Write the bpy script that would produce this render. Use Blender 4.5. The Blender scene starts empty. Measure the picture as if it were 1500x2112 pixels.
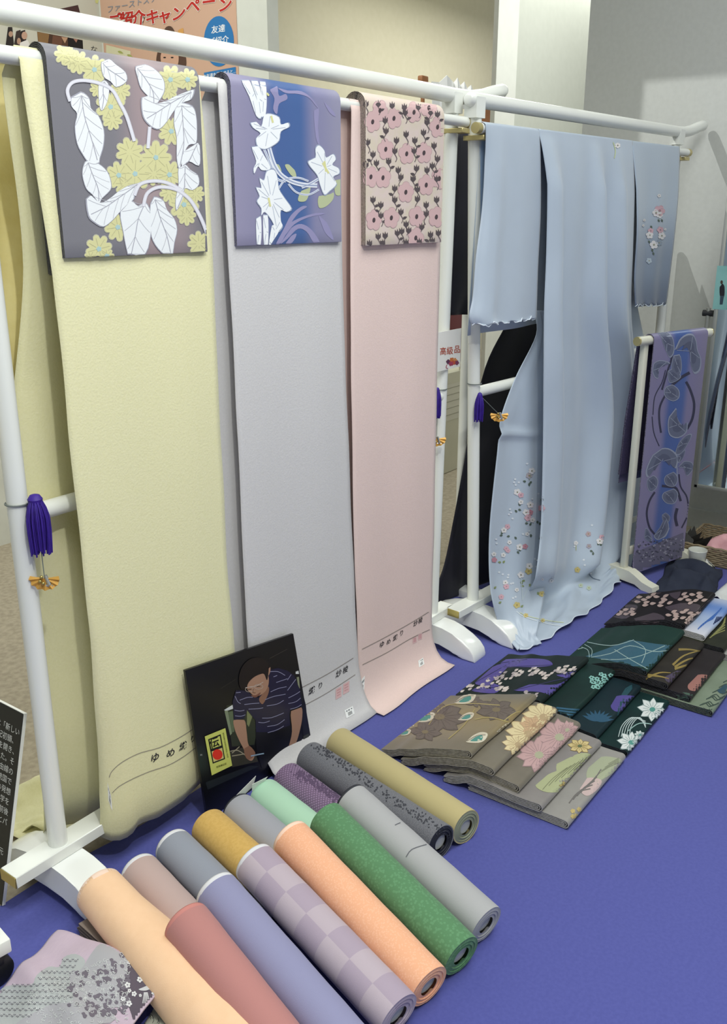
import bpy, bmesh, math, random
from mathutils import Vector, Matrix, geometry, noise
from mathutils.bvhtree import BVHTree
random.seed(7)
scene = bpy.context.scene
COL = scene.collection

# ------------------------------------------------------------------ camera
FPX = 1913.0
PITCH = math.atan(618 / 1913)
YAW = math.atan2(1478, math.hypot(1913, 618))
CAM = Vector((-0.8894, -1.4061, 1.30))
FW = Vector((math.cos(YAW), math.sin(YAW), 0))
RT = Vector((math.sin(YAW), -math.cos(YAW), 0))
FWD = FW * math.cos(PITCH) - Vector((0, 0, 1)) * math.sin(PITCH)
UPV = Vector((0, 0, 1)) * math.cos(PITCH) + FW * math.sin(PITCH)
cd = bpy.data.cameras.new('camera')
cam = bpy.data.objects.new('camera', cd)
COL.objects.link(cam)
cd.sensor_fit = 'HORIZONTAL'; cd.sensor_width = 36.0
cd.lens = FPX / 1500 * 36.0
cd.clip_start = 0.02; cd.clip_end = 60
cam.matrix_world = Matrix(((RT.x, UPV.x, -FWD.x, CAM.x), (RT.y, UPV.y, -FWD.y, CAM.y), (RT.z, UPV.z, -FWD.z, CAM.z), (0, 0, 0, 1)))
scene.camera = cam

# ------------------------------------------------------------------ light
scene.view_settings.view_transform = 'Standard'
scene.view_settings.look = 'None'
scene.view_settings.gamma = 1.0
scene.view_settings.use_curve_mapping = False
scene.view_settings.exposure = 0.15
w = bpy.data.worlds.new('world'); scene.world = w
w.use_nodes = True
bg = w.node_tree.nodes['Background']
bg.inputs[0].default_value = (0.92, 1.0, 0.985, 1)
bg.inputs[1].default_value = 0.42


def area(name, loc, target, size, sizey, power, color=(1, 1, 1)):
    ld = bpy.data.lights.new(name, 'AREA'); ld.shape = 'RECTANGLE'
    ld.size = size; ld.size_y = sizey; ld.energy = power; ld.color = color
    o = bpy.data.objects.new(name, ld); COL.objects.link(o)
    o.location = loc
    o.rotation_euler = (Vector(target) - Vector(loc)).to_track_quat('-Z', 'Y').to_euler()
    return o


def spot(name, loc, target, power, angle, blend, radius, color=(1, 1, 1)):
    ld = bpy.data.lights.new(name, 'SPOT'); ld.energy = power; ld.spot_size = math.radians(angle)
    ld.spot_blend = blend; ld.shadow_soft_size = radius; ld.color = color
    o = bpy.data.objects.new(name, ld); COL.objects.link(o)
    o.location = loc
    o.rotation_euler = (Vector(target) - Vector(loc)).to_track_quat('-Z', 'Y').to_euler()
    return o


area('ceiling_and_fill_light', (-0.3, -1.3, 2.95), (-0.3, -1.3, 0), 1.6, 0.9, 34, (0.975, 1, 0.955))
area('ceiling_and_fill_light', (1.3, -1.0, 2.95), (1.3, -1.0, 0), 1.6, 0.9, 26, (0.975, 1, 0.955))
area('ceiling_and_fill_light', (0.6, 1.0, 2.95), (0.6, 1.0, 0), 1.6, 0.9, 26, (0.975, 1, 0.955))
area('ceiling_and_fill_light', (5.9, 1.9, 2.95), (5.9, 1.9, 0), 2.4, 1.2, 52, (0.985, 1, 0.93))  # fill lamp added to brighten the far beige wall
area('ceiling_and_fill_light', (4.6, 0.5, 2.95), (4.6, 0.5, 0), 1.6, 0.9, 30, (0.975, 1, 0.955))  # added fill without a fixture, lifts the pillar and pale side wall
spot('ceiling_spotlight', (-0.6, -1.9, 2.9), (0.2, -0.3, 0.2), 95, 70, 0.7, 0.05, (0.985, 1, 0.93))
spot('framing_spotlight', (1.47, 0.81, 2.93), (2.0, 0.5, 2.4), 80, 120, 0.1, 0.0015, (0.985, 1, 0.96))


# ------------------------------------------------------------------ pixel helpers (photograph 1500 x 2112)
def ray(x, y):
    return (FWD * FPX + RT * (x - 750) + UPV * (1056 - y)).normalized()


def onz(x, y, z):
    d = ray(x, y); return CAM + d * ((z - CAM.z) / d.z)


def ony(x, y, Y):
    d = ray(x, y); return CAM + d * ((Y - CAM.y) / d.y)


def onx(x, y, X):
    d = ray(x, y); return CAM + d * ((X - CAM.x) / d.x)


def onpl(x, y, P, N):
    d = ray(x, y); return CAM + d * ((Vector(P) - CAM).dot(N) / d.dot(N))


# ------------------------------------------------------------------ materials
def lin(c):
    if isinstance(c, str):
        c = tuple(int(c[i:i + 2], 16) for i in (0, 2, 4))
    out = []
    for v in c[:3]:
        v /= 255.0
        out.append(v / 12.92 if v <= 0.04045 else ((v + 0.055) / 1.055) ** 2.4)
    return tuple(out) + (1.0,)


MATS = {}


def mat(name, color, rough=0.6, color2=None, nscale=8.0, bump=0.0, bscale=400.0, metal=0.0, sheen=0.0, spec=0.5, ramp=None, rampaxis='X', coat=0.0, detail=3.0, stretch=None, trans=0.0):
    """procedural principled material; color2 = second colour of a noise mix; ramp = [(pos in metres, colour)] along an axis"""
    if name in MATS:
        return MATS[name]
    m = bpy.data.materials.new(name); m.use_nodes = True
    nt = m.node_tree; N = nt.nodes; L = nt.links
    b = N['Principled BSDF']
    b.inputs['Roughness'].default_value = rough
    b.inputs['Metallic'].default_value = metal
    b.inputs['Specular IOR Level'].default_value = spec
    if sheen:
        b.inputs['Sheen Weight'].default_value = sheen
        b.inputs['Sheen Roughness'].default_value = 0.5
    if coat:
        b.inputs['Coat Weight'].default_value = coat
        b.inputs['Coat Roughness'].default_value = 0.15
    tc = N.new('ShaderNodeTexCoord')
    src = tc.outputs['Object']
    if stretch:
        mp = N.new('ShaderNodeMapping'); mp.inputs['Scale'].default_value = stretch
        L.new(src, mp.inputs['Vector']); vec = mp.outputs['Vector']
    else:
        vec = src
    base = None
    if ramp:
        sx = N.new('ShaderNodeSeparateXYZ'); L.new(src, sx.inputs[0])
        mr = N.new('ShaderNodeMapRange')
        lo, hi = ramp[0][0], ramp[-1][0]
        mr.inputs['From Min'].default_value = lo; mr.inputs['From Max'].default_value = hi
        L.new(sx.outputs[rampaxis], mr.inputs['Value'])
        cr = N.new('ShaderNodeValToRGB')
        cr.color_ramp.interpolation = 'EASE'
        els = cr.color_ramp.elements
        while len(els) < len(ramp):
            els.new(0.5)
        for e, (p, c) in zip(els, ramp):
            e.position = (p - lo) / (hi - lo); e.color = lin(c)
        L.new(mr.outputs[0], cr.inputs[0]); base = cr.outputs[0]
    if color2 is not None:
        nz = N.new('ShaderNodeTexNoise'); nz.inputs['Scale'].default_value = nscale
        nz.inputs['Detail'].default_value = detail
        L.new(vec, nz.inputs['Vector'])
        mx = N.new('ShaderNodeMix'); mx.data_type = 'RGBA'
        c2 = N.new('ShaderNodeMapRange'); c2.inputs['From Min'].default_value = 0.35; c2.inputs['From Max'].default_value = 0.65
        L.new(nz.outputs['Fac'], c2.inputs['Value'])
        L.new(c2.outputs[0], mx.inputs[0])
        if base is not None:
            L.new(base, mx.inputs[6])
        else:
            mx.inputs[6].default_value = lin(color)
        mx.inputs[7].default_value = lin(color2)
        base = mx.outputs[2]
    if base is not None:
        L.new(base, b.inputs['Base Color'])
    else:
        b.inputs['Base Color'].default_value = lin(color)
    if bump:
        nb = N.new('ShaderNodeTexNoise'); nb.inputs['Scale'].default_value = bscale; nb.inputs['Detail'].default_value = 2.0
        L.new(vec, nb.inputs['Vector'])
        bp = N.new('ShaderNodeBump'); bp.inputs['Strength'].default_value = bump; bp.inputs['Distance'].default_value = 0.001
        L.new(nb.outputs['Fac'], bp.inputs['Height']); L.new(bp.outputs[0], b.inputs['Normal'])
    if trans:
        b.inputs['Transmission Weight'].default_value = trans
    MATS[name] = m
    return m


def printmat(name='print_ink', rough=0.7, spec=0.35, bump=0.0):
    if name in MATS:
        return MATS[name]
    m = bpy.data.materials.new(name); m.use_nodes = True
    N = m.node_tree.nodes; L = m.node_tree.links
    b = N['Principled BSDF']; b.inputs['Roughness'].default_value = rough; b.inputs['Specular IOR Level'].default_value = spec
    a = N.new('ShaderNodeAttribute'); a.attribute_name = 'ink'
    L.new(a.outputs['Color'], b.inputs['Base Color'])
    if bump:
        tc = N.new('ShaderNodeTexCoord')
        nb = N.new('ShaderNodeTexNoise'); nb.inputs['Scale'].default_value = 600
        L.new(tc.outputs['Object'], nb.inputs['Vector'])
        bp = N.new('ShaderNodeBump'); bp.inputs['Strength'].default_value = bump; bp.inputs['Distance'].default_value = 0.001
        L.new(nb.outputs['Fac'], bp.inputs['Height']); L.new(bp.outputs[0], b.inputs['Normal'])
    MATS[name] = m
    return m


# ------------------------------------------------------------------ object helpers
def thing(name, label, cat, loc=(0, 0, 0), group=None):
    o = bpy.data.objects.new(name, None); COL.objects.link(o)
    o.location = loc; o.empty_display_size = 0.05
    o['label'] = label; o['category'] = cat
    if group:
        o['group'] = group
    return o


def tag(o, label, cat, group=None):
    o['label'] = label; o['category'] = cat
    if group:
        o['group'] = group
    return o


def link(name, me, mats, parent=None, smooth=True, solid=0.0, label=None, angle=None):
    if not isinstance(mats, (list, tuple)):
        mats = [mats]
    for m in mats:
        me.materials.append(m)
    if smooth:
        me.polygons.foreach_set('use_smooth', [True] * len(me.polygons))
        if angle:
            try:
                me.set_sharp_from_angle(angle=math.radians(angle))
            except Exception:
                pass
    o = bpy.data.objects.new(name, me); COL.objects.link(o)
    if parent is not None:
        o.parent = parent
        pm = Matrix.Translation(parent.location)
        if parent.parent is not None:
            pm = Matrix.Translation(parent.parent.location) if parent.parent.type == 'EMPTY' else Matrix()
        if parent.type != 'EMPTY':
            # a mesh part keeps the identity transform in world terms
            pm = Matrix()
        o.matrix_parent_inverse = pm.inverted()
    if solid:
        md = o.modifiers.new('thickness', 'SOLIDIFY'); md.thickness = solid; md.offset = 0
    if label:
        o['label'] = label
    return o


def bmobj(name, bm, mats, parent=None, smooth=True, solid=0.0, label=None, angle=40):
    me = bpy.data.meshes.new(name)
    bmesh.ops.recalc_face_normals(bm, faces=bm.faces)
    bm.to_mesh(me); bm.free()
    return link(name, me, mats, parent, smooth, solid, label, angle)


def pydobj(name, verts, faces, mats, parent=None, smooth=True, solid=0.0, label=None, angle=None):
    me = bpy.data.meshes.new(name)
    me.from_pydata([tuple(v) for v in verts], [], faces)
    me.update()
    return link(name, me, mats, parent, smooth, solid, label, angle)


def struct(o):
    o['kind'] = 'structure'
    return o


def add_box(bm, lo, hi, bevel=0.0, seg=2, mtx=None):
    lo = Vector(lo); hi = Vector(hi)
    r = bmesh.ops.create_cube(bm, size=1.0)
    vs = r['verts']
    c = (lo + hi) / 2; s = hi - lo
    for v in vs:
        v.co = Vector((v.co.x * s.x, v.co.y * s.y, v.co.z * s.z)) + c
    if bevel:
        es = list({e for v in vs for e in v.link_edges})
        r2 = bmesh.ops.bevel(bm, geom=es, offset=bevel, segments=seg, profile=0.5, affect='EDGES')
        vs = list({v for f in r2['faces'] for v in f.verts} | {v for v in vs if v.is_valid})
    if mtx is not None:
        for v in vs:
            v.co = mtx @ v.co
    return vs


def box(name, lo, hi, m, parent=None, bevel=0.0, mtx=None, label=None):
    bm = bmesh.new(); add_box(bm, lo, hi, bevel, 2, mtx)
    return bmobj(name, bm, m, parent, label=label)


def add_tube(bm, pts, rad, seg=16, caps=True, rounded=False):
    pts = [Vector(p) for p in pts]
    n = len(pts)
    rads = rad if isinstance(rad, (list, tuple)) else [rad] * n
    rings = []
    ref = None
    for i, p in enumerate(pts):
        t = (pts[min(i + 1, n - 1)] - pts[max(i - 1, 0)]).normalized()
        if ref is None:
            ref = Vector((0, 0, 1)) if abs(t.z) < 0.9 else Vector((1, 0, 0))
        a = t.cross(ref)
        if a.length < 1e-6:
            a = t.cross(Vector((0, 1, 0)))
        a.normalize(); b = t.cross(a).normalized()
        ref = -b if False else ref
        rings.append([bm.verts.new(p + (a * math.cos(2 * math.pi * k / seg) + b * math.sin(2 * math.pi * k / seg)) * rads[i]) for k in range(seg)])
    for i in range(n - 1):
        for k in range(seg):
            bm.faces.new((rings[i][k], rings[i][(k + 1) % seg], rings[i + 1][(k + 1) % seg], rings[i + 1][k]))
    if caps:
        bm.faces.new(rings[0][::-1]); bm.faces.new(rings[-1])


def tube(name, pts, rad, m, parent=None, seg=16, label=None, angle=40):
    bm = bmesh.new(); add_tube(bm, pts, rad, seg)
    return bmobj(name, bm, m, parent, label=label, angle=angle)


def smoothpts(pts, n=6):
    """Catmull-Rom through 2D/3D points"""
    P = [Vector(p) for p in pts]
    out = []
    for i in range(len(P) - 1):
        p0 = P[max(i - 1, 0)]; p1 = P[i]; p2 = P[i + 1]; p3 = P[min(i + 2, len(P) - 1)]
        for k in range(n):
            t = k / n
            out.append(0.5 * ((2 * p1) + (p2 - p0) * t + (2 * p0 - 5 * p1 + 4 * p2 - p3) * t * t + (3 * p1 - p0 - 3 * p2 + p3) * t ** 3))
    out.append(P[-1])
    return out


def lathe(name, prof, center, m, parent=None, seg=32, axis=None, label=None):
    bm = bmesh.new()
    rings = []
    for r, z in prof:
        rings.append([bm.verts.new((r * math.cos(2 * math.pi * k / seg), r * math.sin(2 * math.pi * k / seg), z)) for k in range(seg)])
    for i in range(len(prof) - 1):
        for k in range(seg):
            bm.faces.new((rings[i][k], rings[i][(k + 1) % seg], rings[i + 1][(k + 1) % seg], rings[i + 1][k]))
    bm.faces.new(rings[0][::-1]); bm.faces.new(rings[-1])
    q = axis.to_track_quat('Z', 'Y').to_matrix().to_4x4() if axis is not None else Matrix()
    bmesh.ops.transform(bm, matrix=Matrix.Translation(center) @ q, verts=bm.verts)
    return bmobj(name, bm, m, parent, label=label)


def interp(tab, x):
    """piecewise-linear table [(x, y)]"""
    if x <= tab[0][0]:
        return tab[0][1]
    for (a, b), (c, d) in zip(tab, tab[1:]):
        if x <= c:
            return b + (d - b) * (x - a) / (c - a)
    return tab[-1][1]


def nz(*p):
    return noise.noise(Vector(p))


def sheet(name, fn, nu, nv, m, parent=None, solid=0.0012, label=None):
    verts = [fn(i / nu, j / nv) for j in range(nv + 1) for i in range(nu + 1)]
    W = nu + 1
    faces = [(j * W + i, j * W + i + 1, (j + 1) * W + i + 1, (j + 1) * W + i) for j in range(nv) for i in range(nu)]
    return pydobj(name, verts, faces, m, parent, True, solid, label)


# ------------------------------------------------------------------ prints: flat coloured shapes lying on a surface
class Print:
    def __init__(self):
        self.tris = []          # (list of 2D points, colour, layer)
        self.n = 0

    def poly(self, pts, color, layer=0):
        pts = [(p[0], p[1]) for p in pts]
        self.n += 1; layer = layer + (self.n % 45) * 0.02
        v3 = [Vector((p[0], p[1], 0)) for p in pts]
        for t in geometry.tessellate_polygon([v3]):
            self.tris.append(([pts[i] for i in t], lin(color), layer))

    def blob(self, pts, color, layer=0, n=4):
        P = list(pts) + [pts[0], pts[1], pts[2]]
        sm = smoothpts([(p[0], p[1]) for p in P], n)
        self.poly(sm[n:-2 * n], color, layer)

    def line(self, pts, width, color, layer=0, n=4, taper=False):
        P = smoothpts([(p[0], p[1]) for p in pts], n) if len(pts) > 2 and n > 1 else [Vector(p[:2]) for p in pts]
        L = []; R = []
        for i, p in enumerate(P):
            t = (P[min(i + 1, len(P) - 1)] - P[max(i - 1, 0)])
            if t.length < 1e-9:
                continue
            t.normalize(); nrm = Vector((-t.y, t.x))
            wv = width * (1 - 0.75 * i / (len(P) - 1) if taper else 1) / 2
            L.append(p + nrm * wv); R.append(p - nrm * wv)
        self.n += 1; layer = layer + (self.n % 45) * 0.02
        for i in range(len(L) - 1):
            self.tris.append(([tuple(L[i]), tuple(R[i]), tuple(R[i + 1])], lin(color), layer))
            self.tris.append(([tuple(L[i]), tuple(R[i + 1]), tuple(L[i + 1])], lin(color), layer))

    def disc(self, cx, cy, rx, color, layer=0, ry=None, n=14, rot=0.0):
        ry = rx if ry is None else ry
        c, s = math.cos(rot), math.sin(rot)
        self.poly([(cx + rx * math.cos(a) * c - ry * math.sin(a) * s, cy + rx * math.cos(a) * s + ry * math.sin(a) * c) for a in [2 * math.pi * k / n for k in range(n)]], color, layer)

    def flower(self, cx, cy, r, color, layer=0, petals=6, ry=None, rot=0.0, depth=0.28, center=None, cr=0.2, outline=None, ow=1.14, n=5):
        ry = r if ry is None else ry
        def ring(k):
            out = []
            for i in range(petals * n):
                a = rot + 2 * math.pi * i / (petals * n)
                q = 1 - depth * (1 - abs(math.sin(petals * (a - rot) / 2))) ** 1.5
                out.append((cx + r * k * q * math.cos(a), cy + ry * k * q * math.sin(a)))
            return out
        if outline:
            self.poly(ring(ow), outline, layer)
            layer += 1
        self.poly(ring(1.0), color, layer)
        if center:
            self.disc(cx, cy, r * cr, center, layer + 1, ry * cr, 8)

    def leaf(self, x0, y0, x1, y1, w, color, layer=0, vein=None, bend=0.0):
        a = Vector((x0, y0)); b = Vector((x1, y1)); d = b - a; nrm = Vector((-d.y, d.x)).normalized()
        n = 7; L = []; R = []
        for i in range(n + 1):
            t = i / n
            p = a + d * t + nrm * (bend * math.sin(math.pi * t))
            ww = w * math.sin(math.pi * t ** 0.8) * 0.5
            L.append(p + nrm * ww); R.append(p - nrm * ww)
        self.poly(L + R[::-1][1:-1], color, layer)
        if vein:
            self.line([tuple(a + d * t + nrm * (bend * math.sin(math.pi * t))) for t in (0.05, 0.35, 0.65, 0.95)], w * 0.09, vein, layer + 1, 3)

    def text(self, body, x, y, size, color, layer=0, ux=(1, 0), uy=(0, 1), bold=0.0, squash=1.0, center=False):
        cu = bpy.data.curves.new('t', 'FONT'); cu.body = body; cu.size = 1.0; cu.offset = bold; cu.resolution_u = 2
        ob = bpy.data.objects.new('t', cu); COL.objects.link(ob)
        bpy.context.view_layer.update()
        me = ob.to_mesh()
        co = [(v.co.x, v.co.y) for v in me.vertices]
        off = 0.0
        if center and co:
            off = (min(c[0] for c in co) + max(c[0] for c in co)) / 2
        for p in me.polygons:
            pts = []
            for i in p.vertices:
                a = (co[i][0] - off) * size * squash; b = co[i][1] * size
                pts.append((x + ux[0] * a + uy[0] * b, y + ux[1] * a + uy[1] * b))
            if len(pts) == 3:
                self.tris.append((pts, lin(color), layer))
            else:
                self.poly(pts, color, layer)
        ob.to_mesh_clear()
        bpy.data.objects.remove(ob); bpy.data.curves.remove(cu)

    def build(self, name, parent, mapfn, step=None, off=0.0005, lay=0.00022, m=None, label=None):
        """mapfn(x, y) -> (point, normal) or None"""
        if not self.tris:
            return None
        bm = bmesh.new()
        lc = bm.loops.layers.float_color.new('ink')
        for pts, c, l in self.tris:
            vs = [bm.verts.new((p[0], p[1], l)) for p in pts]
            try:
                f = bm.faces.new(vs)
            except ValueError:
                continue
            for lp in f.loops:
                lp[lc] = c
        if step:
            xs = [v.co.x for v in bm.verts]; ys = [v.co.y for v in bm.verts]
            sx, sy = step if isinstance(step, (tuple, list)) else (step, step)
            for ax, s, lo, hi in ((0, sx, min(xs), max(xs)), (1, sy, min(ys), max(ys))):
                if not s:
                    continue
                k = math.ceil(lo / s)
                while k * s < hi:
                    no = (1, 0, 0) if ax == 0 else (0, 1, 0)
                    bmesh.ops.bisect_plane(bm, geom=bm.verts[:] + bm.edges[:] + bm.faces[:], dist=1e-9, plane_co=(k * s if ax == 0 else 0, k * s if ax == 1 else 0, 0), plane_no=no)
                    k += 1
        bad = []
        cache = {}
        for v in bm.verts:
            key = (round(v.co.x, 7), round(v.co.y, 7))
            if key not in cache:
                cache[key] = mapfn(v.co.x, v.co.y)
            r = cache[key]
            if r is None:
                bad.append(v)
            else:
                v.co = r[0] + r[1] * (off + lay * v.co.z)
        if bad:
            bmesh.ops.delete(bm, geom=bad, context='VERTS')
        me = bpy.data.meshes.new(name)
        bm.to_mesh(me); bm.free()
        return link(name, me, m or printmat(), parent, False, 0.0, label)


def caster(*objs):
    """pixel -> first point met on the given objects, with the normal that faces the viewer"""
    trees = []
    for o in objs:
        me = o.data
        trees.append(BVHTree.FromPolygons([v.co.copy() for v in me.vertices], [tuple(p.vertices) for p in me.polygons]))

    def fn(x, y):
        d = ray(x, y); best = None
        for t in trees:
            h = t.ray_cast(CAM, d)
            if h[0] is not None and (best is None or h[3] < best[2]):
                best = (h[0], h[1], h[3])
        if best is None:
            return None
        n = best[1] if best[1].dot(d) < 0 else -best[1]
        return best[0], n
    return fn


def crop(pts, ox, oy, k):
    return [(ox + p[0] * k, oy + p[1] * k) for p in pts]


def ribbon(name, path, th, frame, x0, x1, mats, parent=None, xoff=None, nx=1, label=None):
    """a strip of cloth: centre line `path` in 2D (a, b), thickness th, swept from x0 to x1; frame(x, a, b) -> Vector. Second material on the cut edges."""
    P = [Vector(p) for p in path]
    n = len(P)
    L = []; R = []
    for i, p in enumerate(P):
        t = (P[min(i + 1, n - 1)] - P[max(i - 1, 0)]).normalized()
        nr = Vector((-t.y, t.x))
        L.append(p + nr * th / 2); R.append(p - nr * th / 2)
    loop = L + R[::-1]
    m = len(loop)
    verts = []
    for k in range(nx + 1):
        x = x0 + (x1 - x0) * k / nx
        for q in loop:
            verts.append(frame(x, q.x, q.y))
    faces = []; mi = []
    for k in range(nx):
        for i in range(m):
            j = (i + 1) % m
            faces.append((k * m + i, k * m + j, (k + 1) * m + j, (k + 1) * m + i)); mi.append(0)
    for base in (0, nx * m):
        for i in range(n - 1):
            a, b = base + i, base + i + 1
            c, d = base + m - 1 - (i + 1), base + m - 1 - i
            faces.append((a, b, c, d)); mi.append(1)
    o = pydobj(name, verts, faces, mats, parent, True, 0.0, label, 50)
    o.data.polygons.foreach_set('material_index', mi)
    bm = bmesh.new(); bm.from_mesh(o.data); bmesh.ops.recalc_face_normals(bm, faces=bm.faces); bm.to_mesh(o.data); bm.free()
    return o

# ------------------------------------------------------------------ shared materials
WHITE = mat('white_lacquer', 'e9ebe6', 0.28, coat=0.3)
WHITE_PLASTIC = mat('white_plastic', 'eef0ee', 0.22, coat=0.4)
BRASS = mat('brass', 'b9a86a', 0.35, metal=0.85)
BRASS_CAP = mat('brass_cap', 'c9bb86', 0.4, metal=0.6)
PAPER = mat('paper_white', 'ececea', 0.8)
GREYCORD = mat('grey_cord', '6f7674', 0.7)

# ------------------------------------------------------------------ the setting
carpet = mat('carpet_beige', 'a59a86', 0.95, 'b8ad98', 60, 0.6, 500)
felt = mat('purple_felt', '4b5099', 0.95, '50559f', 140, 0.35, 900, sheen=0.15)
wall_white = mat('wall_white', 'dcddd3', 0.85, 'd8d9cf', 20, 0.1, 300)
wall_beige = mat('wall_beige', 'd6cfba', 0.85, 'd3ccb6', 20, 0.1, 300)
wall_grey = mat('wall_grey', 'c0c2bf', 0.85, 'bcbebb', 60, 0.15, 500)
wall_pale = mat('wall_pale', 'c9ccc3', 0.85, 'c6c9c0', 20, 0.1, 300)
pillar_w = mat('pillar_white', 'ecede6', 0.7, 'e8e9e2', 15, 0.05, 300)

struct(box('floor', (-4, -5, -0.05), (9, 6, -0.012), carpet))
# purple felt laid over the carpet, front edge under the rack beam
bm = bmesh.new()
NX, NY = 60, 40
grid = []
for j in range(NY + 1):
    row = []
    for i in range(NX + 1):
        x = -2.6 + 5.2 * i / NX
        back = 0.06 - 0.03 * max(0, min(1, (x - 0.02) / 0.2)) if x < 1.3 else 0.03 + min(0.28, (x - 1.3) * 0.35)
        if x > 2.3:
            back = 0.30 - (x - 2.3) * 0.9
        y = -3.2 + (back + 3.2) * j / NY
        z = -0.0005 + 0.0006 * nz(x * 3, y * 3, 0)
        if x < 0.2 and -0.25 < y < -0.02:
            z += 0.004 * max(0, nz(x * 14, y * 10, 4))
        row.append(bm.verts.new((x, y, z)))
    grid.append(row)
for j in range(NY):
    for i in range(NX):
        bm.faces.new((grid[j][i], grid[j][i + 1], grid[j + 1][i + 1], grid[j + 1][i]))
r = bmesh.ops.extrude_face_region(bm, geom=bm.faces[:])
for v in [g for g in r['geom'] if isinstance(g, bmesh.types.BMVert)]:
    v.co.z = -0.0115
tag(bmobj('floor_cloth', bm, felt), 'purple felt cloth spread over the carpet under the displays', 'floor cloth')

WAY = 1.94
XC = ony(210, 100, WAY).x                       # corner of the poster partition
YB = onx(553, 100, XC).y                        # its free edge
struct(box('wall_rear', (-4, WAY, -0.012), (XC + 0.06, WAY + 0.1, 3.6), wall_white))
struct(box('wall_partition', (XC, YB, -0.012), (XC + 0.06, WAY, 3.6), wall_white))
struct(box('wall_far', (XC + 0.06, 3.2, -0.012), (9, 3.3, 3.6), wall_beige))
RWX = 3.08
struct(box('wall_right', (RWX, -5, -0.012), (RWX + 0.12, 0.36, 3.6), wall_grey))
struct(box('baseboard_right', (RWX - 0.012, -5, -0.012), (RWX, 0.36, 0.07), wall_grey))
PX0, PX1 = ony(1026, 100, 1.5).x, ony(1068, 100, 1.5).x
struct(box('pillar', (PX0, 1.5, -0.012), (PX1, 1.53, 3.6), pillar_w))
struct(box('wall_side', (ony(1050, 100, 1.64).x, 1.64, -0.012), (ony(1217, 100, 1.64).x + 0.35, 1.74, 3.6), wall_pale))
struct(box('ceiling', (-4, -5, 3.6), (9, 6, 3.65), pillar_w))


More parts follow.
